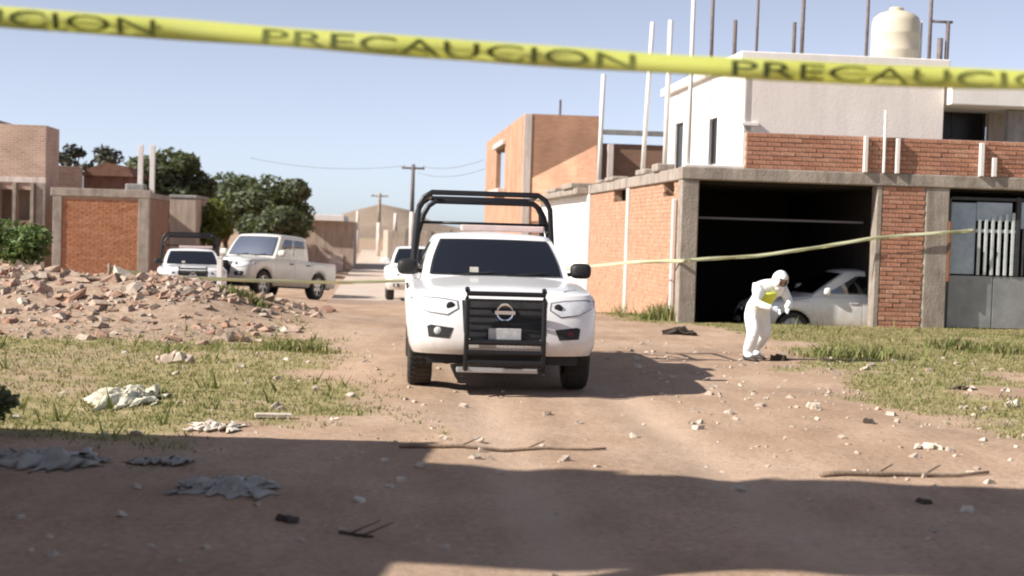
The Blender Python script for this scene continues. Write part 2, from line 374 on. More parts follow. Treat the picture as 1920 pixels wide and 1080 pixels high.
def ground_material():
    mt = bpy.data.materials.new('ground_dirt'); mt.use_nodes = True; n = mt.node_tree; N = n.nodes; L = n.links; b = N['Principled BSDF']
    b.inputs['Roughness'].default_value = .95; b.inputs['Specular IOR Level'].default_value = .15
    tc = N.new('ShaderNodeTexCoord')
    def noise(s, d=8, r=.6, v=None):
        q = N.new('ShaderNodeTexNoise'); q.inputs['Scale'].default_value = s; q.inputs['Detail'].default_value = d; q.inputs['Roughness'].default_value = r
        L.new(v or tc.outputs['Object'], q.inputs['Vector']); return q.outputs[0]
    def ramp(f, *st):
        q = N.new('ShaderNodeValToRGB'); e = q.color_ramp.elements; e[0].position, e[0].color = st[0][0], (*st[0][1], 1); e[1].position, e[1].color = st[-1][0], (*st[-1][1], 1)
        for p, c in st[1:-1]: z = e.new(p); z.color = (*c, 1)
        L.new(f, q.inputs[0]); return q.outputs[0]
    def mix(f, a, c, mode='MIX'):
        q = N.new('ShaderNodeMix'); q.data_type = 'RGBA'; q.blend_type = mode
        if isinstance(f, float): q.inputs[0].default_value = f
        else: L.new(f, q.inputs[0])
        L.new(a, q.inputs[6]); L.new(c, q.inputs[7]); return q.outputs[2]
    def mth(op, a, c):
        q = N.new('ShaderNodeMath'); q.operation = op
        for i, v in enumerate((a, c)):
            if isinstance(v, (int, float)): q.inputs[i].default_value = v
            else: L.new(v, q.inputs[i])
        return q.outputs[0]
    mpn = N.new('ShaderNodeMapping'); mpn.inputs['Rotation'].default_value = (0, 0, -AL); mpn.inputs['Scale'].default_value = (1, .28, 1)
    L.new(tc.outputs['Object'], mpn.inputs[0])
    dirt = ramp(noise(.55), (.32, (.375, .26, .18)), (.5, (.435, .31, .222)), (.68, (.49, .363, .27)))
    streak = ramp(noise(2.2, 6, .6, mpn.outputs[0]), (.35, (.82, .80, .78)), (.62, (1.06, 1.05, 1.04)))
    dirt = mix(.8, dirt, streak, 'MULTIPLY')
    fine = ramp(noise(22, 6, .7), (.30, (.72, .70, .68)), (.52, (1, 1, 1)), (.72, (1.16, 1.15, 1.13)))
    dirt = mix(1.0, dirt, fine, 'MULTIPLY')
    vo = N.new('ShaderNodeTexVoronoi'); vo.inputs['Scale'].default_value = 11; L.new(tc.outputs['Object'], vo.inputs['Vector'])
    peb = ramp(vo.outputs['Distance'], (.06, (1, 1, 1)), (.16, (0, 0, 0)))
    pebm = mth('MULTIPLY', peb, ramp(noise(1.7), (.5, (0, 0, 0)), (.62, (1, 1, 1))))
    dirt = mix(pebm, dirt, ramp(vo.outputs['Color'], (.1, (.25, .19, .15)), (.9, (.62, .53, .44))))
    tk_ = N.new('ShaderNodeAttribute'); tk_.attribute_name = 'track'
    pale = N.new('ShaderNodeRGB'); pale.outputs[0].default_value = (.53, .40, .302, 1)
    dirt = mix(mth('MULTIPLY', tk_.outputs['Fac'], .65), dirt, pale.outputs[0])
    damp = ramp(noise(.28, 5, .55), (.50, (1, 1, 1)), (.66, (.80, .79, .79)))
    dirt = mix(1.0, dirt, damp, 'MULTIPLY')
    turf = ramp(noise(3.5), (.30, (.21, .19, .08)), (.5, (.31, .265, .125)), (.70, (.44, .35, .215)))
    turf = mix(1.0, turf, fine, 'MULTIPLY')
    ac = N.new('ShaderNodeAttribute'); ac.attribute_name = 'cover'
    gf = mth('ADD', ac.outputs['Fac'], mth('MULTIPLY', mth('SUBTRACT', noise(7, 6, .7), .5), 1.0))
    gf = ramp(gf, (.25, (0, 0, 0)), (.62, (1, 1, 1)))
    col = mix(gf, dirt, turf)
    ar = N.new('ShaderNodeAttribute'); ar.attribute_name = 'rubble'
    rub = ramp(noise(6, 8, .7), (.33, (.25, .17, .12)), (.5, (.36, .26, .19)), (.66, (.47, .37, .285)))
    col = mix(ar.outputs['Fac'], col, rub)
    L.new(col, b.inputs['Base Color'])
    h = mth('ADD', mth('MULTIPLY', noise(9, 9, .65), .6), mth('MULTIPLY', noise(45, 5, .6), .25)); h = mth('ADD', h, mth('MULTIPLY', pebm, .5))
    bp = N.new('ShaderNodeBump'); bp.inputs['Strength'].default_value = .55; bp.inputs['Distance'].default_value = .05; L.new(h, bp.inputs['Height']); L.new(bp.outputs[0], b.inputs['Normal'])
    return mt
o = link('ground', me, ground_material(), None, True); o['kind'] = 'structure'

# concrete carriageway that starts beyond the dirt, a step up
slab_edge = to_w(0, 36.6)
mb = MB(); rows = []
bs = np.concatenate([np.linspace(36.6, 60, 24), np.linspace(62, 150, 30)])
for b_ in bs:
    row = []
    for a_ in (-1.15, -1.1, 0, 1.5, 3, 4.35, 4.4):
        p = to_w(a_, b_); z0 = -.55*float(sm(27, 42, p.y))-.30*float(sm(42, 90, p.y))
        row.append((p.x, p.y, z0+(.14 if -1.12 < a_ < 4.38 else -.2)))
    rows.append(row)
mb.grid(rows); r0 = rows[0]; n0 = len(mb.v)
mb.add([*r0, *[(p[0], p[1], p[2]-.4) for p in r0]], [(i, i+1, i+8, i+7) for i in range(6)])
slab_mat = mat('slab_concrete', (.46, .38, .31), (.56, .47, .39), 1.2, .9, .3, 20)
mb.build('concrete_road', slab_mat)['kind'] = 'structure'
# far hill beyond the end of the lane
mb = MB(); rows = []
for j in range(9):
    row = []
    for i in range(41):
        u = i/40*2-1; v = j/8
        hh = (8.6*math.exp(-((u+.01)/.10)**2)+3.0*math.exp(-((u-.22)/.16)**2)+2.0*math.exp(-((u+.4)/.3)**2)+.5*math.sin(u*19)+.4*math.sin(u*41))*math.sin(v*math.pi/2)
        p = to_w(u*150+2, 330+v*60); row.append((p.x, p.y, -1.2+max(hh, 0)*(v**.5)))
    rows.append(row)
mb.grid(rows)
mb.build('hill', mat('hill_earth', (.22, .165, .12), (.31, .24, .18), .06, .95, .6, .5, dist=.6), None, True)['kind'] = 'structure'

# ================================================================== VEHICLES
def vehicle(name, label, group, p, loc, rz, tilt=0):
    root = thing(name, label, p['cat'], loc, rz, group); root.rotation_euler = (tilt, 0, rz)
    W, Ln, nose = p['W'], p['L'], p['nose']; body_m = p['paint']
    af, ar, ra = p['axf'], p['axr'], p['arch']; rw = p['rw']
    ex = 2.7
    # outline in plan: left side from the tail forward, round the nose, back along the right side
    half = [(W*(p['tailw']+(1-p['tailw'])*min(1, (Ln-y)/.35)**.5 if y > Ln-.35 else 1), y) for y in np.concatenate([[Ln], np.linspace(Ln-.04, Ln-.35, 5), np.linspace(Ln-.4, nose, 95)])]
    half += [(W*math.sin(t)**(2/ex), nose*(1-math.cos(t)**(2/ex))) for t in np.linspace(math.pi/2, 0, 26)][1:]
    full = [(-x, y) for x, y in half]+[(x, y) for x, y in half[::-1][1:]]
    zs = p['zs']
    def zbot(y):
        z = p['zb'](y)
        for ax in (af, ar):
            d = ra*ra-(y-ax)**2
            if d > 0: z = max(z, rw+math.sqrt(d)*.97)
        return z
    def flare(y):
        return sum(.028*math.exp(-(max(0, abs(y-ax)-ra*.8)/.10)**2) for ax in (af, ar))
    def sec(t):                                 # inward offset factor of the flank at level t
        return 1-.05*max(0, (.22-t)/.22)**1.6-.055*max(0, (t-.72)/.28)**2
    def B(x, y, t):
        zb, zt = zbot(y), zs(y); z = zb+t*(zt-zb)
        fr = max(0, 1-y/.5)
        bumper = -.035*fr*math.exp(-((z-.52)/.14)**2) if p['bumper'] else 0
        lean = .12*fr*max(0, (z-(zt-.30))/.30)**1.5+.05*fr*max(0, (.48-z)/.15)
        side = min(1, abs(x)/W)**6
        s = sec(t)*(1+flare(y)*side*(1 if t < .8 else .4))
        return Vector((x*s, y+bumper+lean, z))
    T = [0, .06, .14, .24, .36, .48, .6, .7, .78, .85, .91, .96, 1]
    mb = MB(); mb.grid([[B(x, y, t) for x, y in full] for t in T])
    lid = []
    n = len(full); h = n//2
    for i in range(h+1):
        x, y = full[i]; e = B(x, y, 1); xe = abs(e.x); yy = e.y; row = []
        for k in range(13):
            u = -1+k/6
            z = p['zs'](y)+p['crown'](y)*(1-abs(u)**2.4)
            if p['bed'] and y > p['bed'][0] and y < Ln-.06 and abs(u) < .95: z = p['bed'][1]
            row.append((u*xe*(1 if not(p['bed'] and y > p['bed'][0] and abs(u) in (5/6,)) else 1.12), yy, z))
        lid.append(row)
    mb.grid(lid)
    mb.add([B(*full[0], t) for t in T]+[B(*full[-1], t) for t in T], [(i, i+1, len(T)+i+1, len(T)+i) for i in range(len(T)-1)])
    mb.build('body', body_m, root, True, ang=38)
    mbh = MB(); rh = []; y_end = p['gh']['f'][0]+.06
    for y in np.linspace(.20, y_end, 14):
        hw_ = .80*W*min(1, .80+.2*(y-.2)/.3); row = []
        for u in np.linspace(-1, 1, 13):
            e_ = .055*W; ue = u*hw_/(W*sec(1)); row.append(Vector((u*hw_, y+.10*max(0, 1-y/.5)*1.0, p['zs'](y)+p['crown'](y)*(1-abs(ue)**2.4)+.009)))
        rh.append(row)
    mbh.grid(rh); lo_ = [[q-Vector((0, 0, .03)) for q in r] for r in rh]
    for e0, e1 in ((rh[0], lo_[0]), (rh[-1], lo_[-1]), ([r[0] for r in rh], [r[0] for r in lo_]), ([r[-1] for r in rh], [r[-1] for r in lo_])): mbh.grid([e0, e1])
    mbh.build('hood', body_m, root, True, ang=40)
    # dark underbody and wheel wells
    mb = MB(); mb.box(-W*.80, W*.80, .16, Ln-.12, .30 if p['bumper'] else .24, p['zs'](1.0)-.16)
    mb.build('underbody', black_plastic, root)
    # wheels
    for ax in (af, ar):
        for s in (-1, 1):
            xc = s*(W-.125)
            mbt = MB(); hw = p['tw']/2
            mbt.lathe([(rw*.62, -hw*.9), (rw*.80, -hw), (rw*.93, -hw*.96), (rw*.985, -hw*.8), (rw, -hw*.45), (rw, hw*.45), (rw*.985, hw*.8), (rw*.93, hw*.96), (rw*.80, hw), (rw*.62, hw*.9)], 32, 'x')
            for k in range(40):                  # tread blocks
                a = 2*math.pi*k/40; mm = Matrix.Rotation(a, 4, 'X')
                for q in (-1, 0, 1): mbt.box(q*hw*.52-hw*.2, q*hw*.52+hw*.2, -.011, .011, rw*.99, rw*1.012, mm)
            wt = thing('wheel', None, None); wt.parent = root; wt.location = (xc, ax, rw)
            for k_ in ('label', 'category'): 
                if k_ in wt: del wt[k_]
            mbt.build('tyre', rubber, wt, True, ang=35)
            mr = MB(); o_ = s*hw
            mr.lathe([(0.0, o_*.45), (.05, o_*.5), (.06, o_*.35), (rw*.60, o_*.30), (rw*.63, o_*.95), (rw*.66, o_*.95), (rw*.66, -o_*.9)], 32, 'x')
            for k in range(6):
                a = 2*math.pi*k/6; mm = Matrix.Rotation(a, 4, 'X'); x0, x1 = sorted((o_*.32, o_*.72)); mr.box(x0, x1, -.035, .035, .03, rw*.62, mm)
            mr.build('rim', rim_mat, wt, True, ang=35)
    # cabin
    gh = p['gh']; zb_, zt_ = gh['z']
    def lerp(a, b, t): return a+(b-a)*t
    def wx(t): return lerp(gh['w'][0], gh['w'][1], t)+.025*math.sin(math.pi*min(1, max(0, t)))
    def GF(u, t): return Vector((u*wx(t), lerp(gh['f'][0], gh['f'][1], t)+.10*abs(u)**2.4-.02*math.sin(math.pi*t), lerp(zb_, zt_, t)+.012*(1-u*u)*t))
    def GR(u, t): return Vector((u*wx(t), lerp(gh['r'][0], gh['r'][1], t)-.07*abs(u)**2.6, lerp(zb_, zt_, t)+.012*(1-u*u)*t))
    def GS(s, v, t):
        yf = lerp(gh['f'][0], gh['f'][1], t)+.10-.02*math.sin(math.pi*t); yr = lerp(gh['r'][0], gh['r'][1], t)-.07
        return Vector((s*(wx(t)+.018*math.sin(math.pi*v)), lerp(yf, yr, v), lerp(zb_, zt_, t)))
    us = np.linspace(-1, 1, 15); vs = np.linspace(0, 1, 17)[1:-1]
    def ring(t): return [GF(u, t) for u in us]+[GS(1, v, t) for v in vs]+[GR(u, t) for u in us[::-1]]+[GS(-1, v, t) for v in vs[::-1]]
    rows = [ring(t) for t in (-.12, 0, .15, .3, .5, .7, .85, .93, 1)]
    top = rows[-1]; cen = Vector((0, sum(q.y for q in top)/len(top), 0))
    for f_, dz in ((.965, .018), (.90, .032), (.75, .044), (.5, .055), (.25, .06), (.02, .061)):
        rows.append([Vector((q.x*f_, cen.y+(q.y-cen.y)*f_, q.z+dz)) for q in top])
    mb = MB(); mb.grid(rows, True)
    nr_ = len(rows[0]); tl = (-.12, 0, .15, .3, .5, .7, .85, .93, 1); keep = []
    for fi, f in enumerate(mb.f):
        r_, c_ = divmod(fi, nr_); cut = False
        if r_ < 8 and tl[r_] >= .14 and tl[r_+1] <= .86:
            if c_ < 14: cut = 1 <= c_ <= 12
            else:
                k2 = c_-14
                for base, rev in ((0, False), (15+14, True)):
                    if base <= k2 <= base+16:
                        v0_ = (k2-base)/16; v1_ = v0_+1/16
                        if rev: v0_, v1_ = 1-v1_, 1-v0_
                        cut = any(v0_ >= a+.02+(.1 if a < .1 else 0) and v1_ <= b-.01 for a, b in p['side_windows'])
        if not cut: keep.append(f)
    mb.f = keep
    mb.build('cab', body_m, root, True, ang=50)
    # cabin: trim shelf, seats and wheel
    zc = zb_+.045; part('cabin_trim', black_plastic, root, [(-gh['w'][0]+.05, gh['w'][0]-.05, gh['f'][0]+.18, gh['r'][0]-.12, zc-.05, zc)], 0)
    for sx in (-.36, .36):
        for ys_ in (gh['f'][0]+1.05, gh['f'][0]+1.85):
            st_ = MB().box(sx-.23, sx+.23, ys_, ys_+.12, zc-.02, zc+.14).build('seat', seat_mat, root, bev=.03)
            MB().box(sx-.12, sx+.12, ys_+.02, ys_+.10, zc+.15, zc+.30).build('headrest', seat_mat, st_, bev=.03)
    mbw = MB(); mbw.tube([(.36+.17*math.cos(a), gh['f'][0]+.62+.05*math.sin(a), zc+.0+.13*math.sin(a)) for a in np.linspace(0, 6.283, 20)], .014, 6); mbw.build('steering_wheel', black_plastic, root, True)
    def pane(nm, fn, r0, r1, off, m_=glass, parent=root, nu=12, nv=6, trim=None):
        mb = MB(); g0 = []
        for j in range(nv+1):
            row = []
            for i in range(nu+1):
                v = lerp(r1[0], r1[1], j/nv)
                lo, hi = (r0(v) if callable(r0) else r0)
                row.append(fn(lerp(lo, hi, i/nu), v)+off)
            g0.append(row)
        mb.grid(g0); return mb.build(nm, m_, parent, True)
    pane('windshield', GF, (-.90, .90), (.07, .93), Vector((0, -.012, .008)), black_plastic, root)
    ws = pane('windshield', GF, (-.875, .875), (.10, .905), Vector((0, -.017, .011)), glass, root)
    root.children[-2].name = 'windshield_seal'
    pane('rear_window', GR, (-.82, .82), (.15, .85), Vector((0, .012, .004)))
    for s in (-1, 1):
        for (v0, v1) in p['side_windows']:
            lo = (lambda v0, v1: (lambda t: (v0+(.10*t if v0 < .1 else 0), v1)))(v0, v1)
            pane('side_window', lambda v, t, s=s: GS(s, v, t), lo, (.10, .86), Vector((s*.012, 0, 0)))
    # doors, handles, mirrors
    for s in (-1, 1):
        for (y0, y1) in p['doors']:
            mb = MB(); yy = np.linspace(y0, y1, 14)
            pts = [[B(s*W, y, t)+Vector((s*.006, 0, 0)) for y in yy] for t in (.07, .14, .24, .36, .48, .6, .7, .78, .85, .91, .97)]
            mb.grid(pts); bk = [[q-Vector((s*.03, 0, 0)) for q in r] for r in pts]
            for e0, e1 in ((pts[0], bk[0]), (pts[-1], bk[-1]), ([r[0] for r in pts], [r[0] for r in bk]), ([r[-1] for r in pts], [r[-1] for r in bk])): mb.grid([e0, e1])
            d = mb.build('door', body_m, root, True, ang=40)
            hb = B(s*W, y1-.16, .84); mb = MB(); mb.box(hb.x-.01 if s > 0 else hb.x-.03, hb.x+.03 if s > 0 else hb.x+.01, hb.y-.09, hb.y+.09, hb.z-.015, hb.z+.015)
            mb.build('handle', body_m if p['cat'] == 'car' else black_plastic, d, bev=.006)
        mb = MB(); q = GS(s, .06, .12); mx_ = q+Vector((s*.10, -.02, .05))
        prof = [(.02, .55), (.055, .9), (.08, 1), (.085, .96), (.075, .8)]
        rows = []
        for yo, k in ((-.075, .55), (-.06, .82), (-.03, .96), (0, 1), (.03, 1), (.045, .94)):
            rows.append([mx_+Vector((s*.05+.115*k*math.copysign(abs(math.cos(a))**.6, math.cos(a)), yo, .085*k*math.copysign(abs(math.sin(a))**.6, math.sin(a)))) for a in np.linspace(0, 2*math.pi, 20, endpoint=False)])
        mb.grid(rows, True); k = len(mb.v); mb.f.append(tuple(range(19, -1, -1))); mb.f.append(tuple(range(k-20, k)))
        mb.tube([q+Vector((-s*.03, 0, 0)), mx_+Vector((s*.0, .0, -.03))], .022, 8)
        mb.build('side_mirror', p['mirror'], root, True, ang=50)
    # ------- face of the vehicle
    def ynose(x, z):
        xx = min(abs(x)/W, .999); y = nose*(1-(1-xx**ex)**(1/ex)); zb, zt = zbot(min(y, .3)), zs(y); t = min(1, max(0, (z-zb)/(zt-zb)))
        q = B(x, y, t)
        # undo the flank scaling so that the point sits at x
        x2 = x/max(.5, sec(t)); xx = min(abs(x2)/W, .999); y = nose*(1-(1-xx**ex)**(1/ex))
        return B(x2, y, t).y
    def patch(nm, poly, m_, parent=root, off=.012, depth=.05):
        # densify
        pts = []
        for i, a in enumerate(poly):
            b = poly[(i+1) % len(poly)]; k = max(1, int(math.hypot(b[0]-a[0], b[1]-a[1])/.04))
            pts += [(a[0]+(b[0]-a[0])*j/k, a[1]+(b[1]-a[1])*j/k) for j in range(k)]
        bm = bmesh.new(); vs_ = [bm.verts.new((x, 0, z)) for x, z in pts]; f = bm.faces.new(vs_)
        r = bmesh.ops.triangulate(bm, faces=[f], quad_method='BEAUTY', ngon_method='BEAUTY')
        for _ in range(2):
            bmesh.ops.subdivide_edges(bm, edges=[e for e in bm.edges if e.calc_length() > .05], cuts=1)
            bmesh.ops.triangulate(bm, faces=bm.faces)
        be = [e for e in bm.edges if e.is_boundary]
        ext = bmesh.ops.extrude_edge_only(bm, edges=be)
        back = {v for v in ext['geom'] if isinstance(v, bmesh.types.BMVert)}
        for v in bm.verts:
            v.co.y = ynose(v.co.x, v.co.z)-off+(depth if v in back else 0)
        bmesh.ops.recalc_face_normals(bm, faces=bm.faces)
        me = bpy.data.meshes.new(nm); bm.to_mesh(me); bm.free()
        return link(nm, me, m_, parent, False)
    fc = p['face']
    for s in (-1, 1):
        patch('headlight_bezel', [(s*(x+(x-.68)*.07), z+(z-.87 if p['W'] > .87 else 0)*.16) for x, z in fc['head']], bezel_grey, off=.004) if p['cat'] != 'car' else None
        hl = patch('headlight', [(s*x, z) for x, z in fc['head']], lamp_glass, off=.008)
        cx, cz, rr = fc['lens']; y = ynose(s*cx, cz)
        mb = MB(); mb.lathe([(0, -.005), (rr*.8, -.004), (rr, 0), (rr, .04)], 18, 'y', (s*cx, y-.012, cz)); mb.build('lens', black_plastic, hl, True, ang=40)
        fg = patch('fog_light_housing', [(s*x, z) for x, z in fc['fog']], black_plastic, off=.006)
        cx = sum(x for x, z in fc['fog'])/len(fc['fog']); cz = sum(z for x, z in fc['fog'])/len(fc['fog']); y = ynose(s*cx, cz)
        mb = MB(); mb.lathe([(0, -.006), (.03, -.005), (.038, 0), (.038, .04)], 16, 'y', (s*cx, y-.01, cz)); mb.build('lens', lamp_glass if s < 0 else red_lens_dark if p['cage'] else lamp_glass, fg, True, ang=40)
    gr = patch('grille', fc['grille'], black_plastic, off=.006)
    for z in fc['gbars']:
        mb = MB(); xw = fc['gw']; mb.grid([[(x, ynose(x, z)-.016, z-.008) for x in np.linspace(-xw, xw, 9)], [(x, ynose(x, z)-.022, z) for x in np.linspace(-xw, xw, 9)], [(x, ynose(x, z)-.016, z+.008) for x in np.linspace(-xw, xw, 9)]])
        mb.build('slat', black_paint, gr, True)
    ze = fc['emblem']; ye = ynose(0, ze)
    mb = MB(); mb.lathe([(.068, 0), (.070, -.014), (.084, -.016), (.088, 0)], 26, 'y', (0, ye-.018, ze)); mb.box(-.10, .10, ye-.040, ye-.018, ze-.017, ze+.017)
    mb.build('emblem', chrome, root, True, ang=30)
    zp = fc['plate']; mb = MB(); yp = ynose(0, zp)-.03; mb.box(-.16, .16, yp, yp+.012, zp-.055, zp+.055); pl = mb.build('number_plate', plate_mat, root, bev=.004)
    # wipers
    for x in (-.45, .12):
        mb = MB(); a, b = GF(x/.8, .05), GF((x+.42)/.8, .13); mb.tube([a+Vector((0, -.03, .015)), b+Vector((0, -.03, .015))], .009, 6); mb.build('wiper', black_plastic, root)
    return root, dict(B=B, GF=GF, GS=GS, GR=GR, ynose=ynose, patch=patch)

def pickup_params(**k):
    d = dict(cat='pickup truck', W=.93, L=5.15, nose=.34, paint=white_paint, axf=.90, axr=4.02, arch=.43, rw=.365, tw=.25, tailw=.93, bumper=True,
             zb=lambda y: .40-.06*float(sm(.3, .8, y)), zs=lambda y: float(np.interp(y, [0, .35, 1.5, 3.7, 5.2], [.985, 1.01, 1.075, 1.06, 1.05])),
             crown=lambda y: float(np.interp(y, [0, .3, 1.4, 1.8], [.035, .05, .055, .02])), bed=(3.72, .55),
             gh=dict(z=(1.10, 1.535), w=(.80, .645), f=(1.40, 2.02), r=(3.62, 3.50)),
             side_windows=[(.06, .46), (.51, .92)], doors=[(1.45, 2.52), (2.545, 3.55)], mirror=black_plastic, cage=True,
             face=dict(head=[(.46, .85), (.56, .79), (.74, .81), (.90, .88), (.905, .93), (.80, .945), (.60, .935), (.47, .915)], lens=(.53, .87, .042),
                       fog=[(.54, .56), (.74, .57), (.755, .67), (.72, .685), (.50, .66)], grille=[(-.30, .52), (.30, .52), (.40, .62), (.39, .80), (.42, .93), (-.42, .93), (-.39, .80), (-.40, .62)],
                       gbars=[.58, .65, .72, .79, .86], gw=.36, emblem=.82, plate=.615))
    d.update(k); return d
def add_police_gear(root, fn):
    # push bar
    mb = MB(); y0 = -.10
    def hook(x): return [(x, y0+.07, 1.045), (x, y0+.01, 1.03), (x, y0-.005, .95), (x, y0-.01, .6), (x, y0, .36), (x, y0+.05, .27), (x, .25, .26)]
    pb = None
    for s in (-1, 1):
        q = MB().tube(hook(s*.375), .025, 10).build('push_bar_upright', black_paint, root, True, ang=50)
    for z, r in ((1.005, .024), (.945, .012), (.535, .026), (.435, .026), (.335, .026)):
        MB().tube([(-.375, y0-.008 if z < 1 else y0+.01, z), (.375, y0-.008 if z < 1 else y0+.01, z)], r, 8).build('push_bar_rail', black_paint, root, True, ang=50)
    MB().box(-.46, .34, .02, .10, .225, .275).build('skid_bar', mat('skid_silver', (.5, .5, .5), None, rough=.4, bump=.1, metal=.6), root, bev=.01)
    # lower valance bands seen between the rails
    fn['patch']('valance', [(-.36, .545), (.36, .545), (.36, .475), (-.36, .475)], white_paint, off=.02)
    # roll cage over the bed
    def hoop(y, zt, w0, w1, lean=0):
        pts = [(w0, y, .95), (w0, y, 1.15), (w0-.03, y+lean*.3, 1.5), (w1+.09, y+lean*.7, zt-.17), (w1+.03, y+lean*.9, zt-.06), (w1-.06, y+lean, zt)]
        return [(-x, yy, z) for x, yy, z in pts]+[(x, yy, z) for x, yy, z in pts[::-1]]
    for y, zt, w0, w1 in ((3.80, 2.07, .87, .72), (3.92, 1.965, .86, .66), (4.95, 2.02, .87, .72)):
        MB().tube(hoop(y, zt, w0, w1), .034, 10).build('cage_hoop', black_paint, root, True, ang=60)
    for s in (-1, 1):
        MB().tube([(s*.66, 3.8, 2.07), (s*.66, 4.95, 2.02)], .026, 8).build('cage_rail', black_paint, root, True)
        MB().tube([(s*.83, 3.86, 1.55), (s*.83, 4.95, 1.5)], .026, 8).build('cage_rail', black_paint, root, True)
        MB().tube([(s*.80, 3.86, 1.62), (s*.83, 4.9, 1.12)], .022, 8).build('cage_brace', black_paint, root, True)
    MB().tube([(-.80, 3.86, 1.70), (.80, 3.86, 1.70)], .018, 8).build('cage_rail', black_paint, root, True)
    # low beacon bar on the roof
    lb = MB().box(-.34, .62, 2.55, 2.80, 1.61, 1.68).build('beacon_bar', mat('beacon_housing', (.55, .42, .40), (.66, .52, .48), 5, .35, 0), root, bev=.015)
    # sticker inside the screen
    g = fn['GF']; mb = MB(); off = Vector((0, -.024, .014))
    mb.grid([[g(u, t)+off for u in (-.36, -.24)] for t in (.12, .24)]); mb.build('windshield_sticker', plastic_grey, root)

front = gp(950, 724); TR = R(4.6)
mainloc = Vector((-.06, 13.98, 0)); mainloc.z = .0
pk, fn = vehicle('pickup_truck', 'white police pickup with black push bar and roll cage, parked mid lane in the foreground', None, pickup_params(), mainloc, TR)
add_police_gear(pk, fn)
zf = min(tz(*(mainloc.xy+Vector((s*.85*math.cos(TR)-y*math.sin(TR), s*.85*math.sin(TR)+y*math.cos(TR)))) ) for s in (-1, 1) for y in (.9, 4.0)); pk.location.z = zf+.006
# second police pickup, mostly hidden at the left
pk2 = copy_tree(pk); tag(pk2, 'white pickup with black roll cage, half hidden behind the rubble heap and dusty white pickup', 'pickup truck')
q = P(362, 500, 34.8); p2 = to_w(q.x, 34.8)
# dusty white double-cab on the left verge
dir_ = Vector((math.sin(R(-19)), -math.cos(R(-19))))          # where it faces
wf = P(492, 552, 38.4); wl = to_w(wf.x, wf.y)
yaw = R(-23.0); cy, sy = math.cos(yaw), math.sin(yaw)
loc = Vector((wl.x-(.85*cy-.90*sy), wl.y-(.85*sy+.90*cy), 0))
lp, fn2 = vehicle('pickup_truck', 'dusty white double-cab pickup without roll cage, parked on the left verge', None,
                  pickup_params(paint=cream_paint, cage=False, mirror=cream_paint, L=4.75, axr=3.70, W=.88, gh=dict(z=(1.10, 1.70), w=(.78, .67), f=(1.42, 1.86), r=(3.32, 3.24)), bed=(3.40, .55), doors=[(1.45, 2.38), (2.405, 3.25)]), loc, yaw)
def settle(o, ys_, yaw):
    zz = [np.mean([tz(o.location.x+s*.85*math.cos(yaw)-y*math.sin(yaw), o.location.y+s*.85*math.sin(yaw)+y*math.cos(yaw)) for s in (-1, 1)]) for y in ys_]
    sl_ = (zz[1]-zz[0])/(ys_[1]-ys_[0]); o.location.z = zz[0]-sl_*ys_[0]; o.rotation_euler = (math.atan(sl_), 0, yaw)
pk2.location = (p2.x, p2.y, 0); pk2.scale = (.86, .86, .86); settle(pk2, (.9*.86, 4.02*.86), R(14)); settle(lp, (.9, 3.7), yaw); lp.location.z += .03
suv = dict(cat='car', W=.88, L=4.35, nose=.32, paint=white_paint, axf=.84, axr=3.45, arch=.37, rw=.31, tw=.21, tailw=.9, bumper=True,
           zb=lambda y: .28, zs=lambda y: float(np.interp(y, [0, .35, 1.3, 3.9, 4.35], [.72, .80, .92, .95, .90])), crown=lambda y: float(np.interp(y, [0, .3, 1.3, 1.7], [.03, .05, .055, .02])), bed=None,
           gh=dict(z=(.95, 1.42), w=(.76, .58), f=(1.15, 1.85), r=(4.2, 3.85)), side_windows=[(.06, .36), (.39, .68), (.71, .92)], doors=[(1.25, 2.2), (2.225, 3.15)], mirror=white_paint, cage=False,
           face=dict(head=[(.42, .62), (.60, .60), (.80, .66), (.83, .72), (.70, .735), (.50, .71)], lens=(.56, .665, .035), fog=[(.52, .36), (.68, .36), (.70, .44), (.54, .44)],
                     grille=[(-.36, .36), (.36, .36), (.36, .52), (.30, .66), (-.30, .66), (-.36, .52)], gbars=[.42, .48, .54, .60], gw=.30, emblem=.62, plate=.44))
q = P(724, 572, 37.5); wq = to_w(q.x+.86, 37.5)
c1, _ = vehicle('car', 'white car far down the lane, half hidden behind the foreground pickup', None, suv, wq, R(5.6)); settle(c1, (.84, 3.45), R(5.6)); c1.location.z += .14

# ================================================================== HOUSE WITH GARAGE (right)
Bc, Ac = 26.4, 5.92
house = thing('garage_house', 'two-storey half-plastered house with open dark garage at the lane corner', 'house', to_w(Ac, Bc, -.02), AL)
H1, H2 = 2.70, 2.94                 # beam underside, roof deck
GX0, GX1, PX0, PX1, DX1 = .13, 3.56, 3.56, 4.98, 7.9     # along the front: garage, pier, gate
part('corner_column', concrete, house, [(-.20, GX0, 0, .34, -.4, H1)], .02)
part('front_beam', concrete, house, [(-.22, DX1+.4, -.03, .30, H1, H2)], .02)
part('column', concrete, house, [(PX1-.46, PX1, .0, .30, -.4, H1)], .02)
part('column', concrete, house, [(PX0, PX0+.10, .0, .30, -.4, H1)], .012)
part('column', concrete, house, [(DX1, DX1+.35, 0, .30, -.4, H1)], .02)
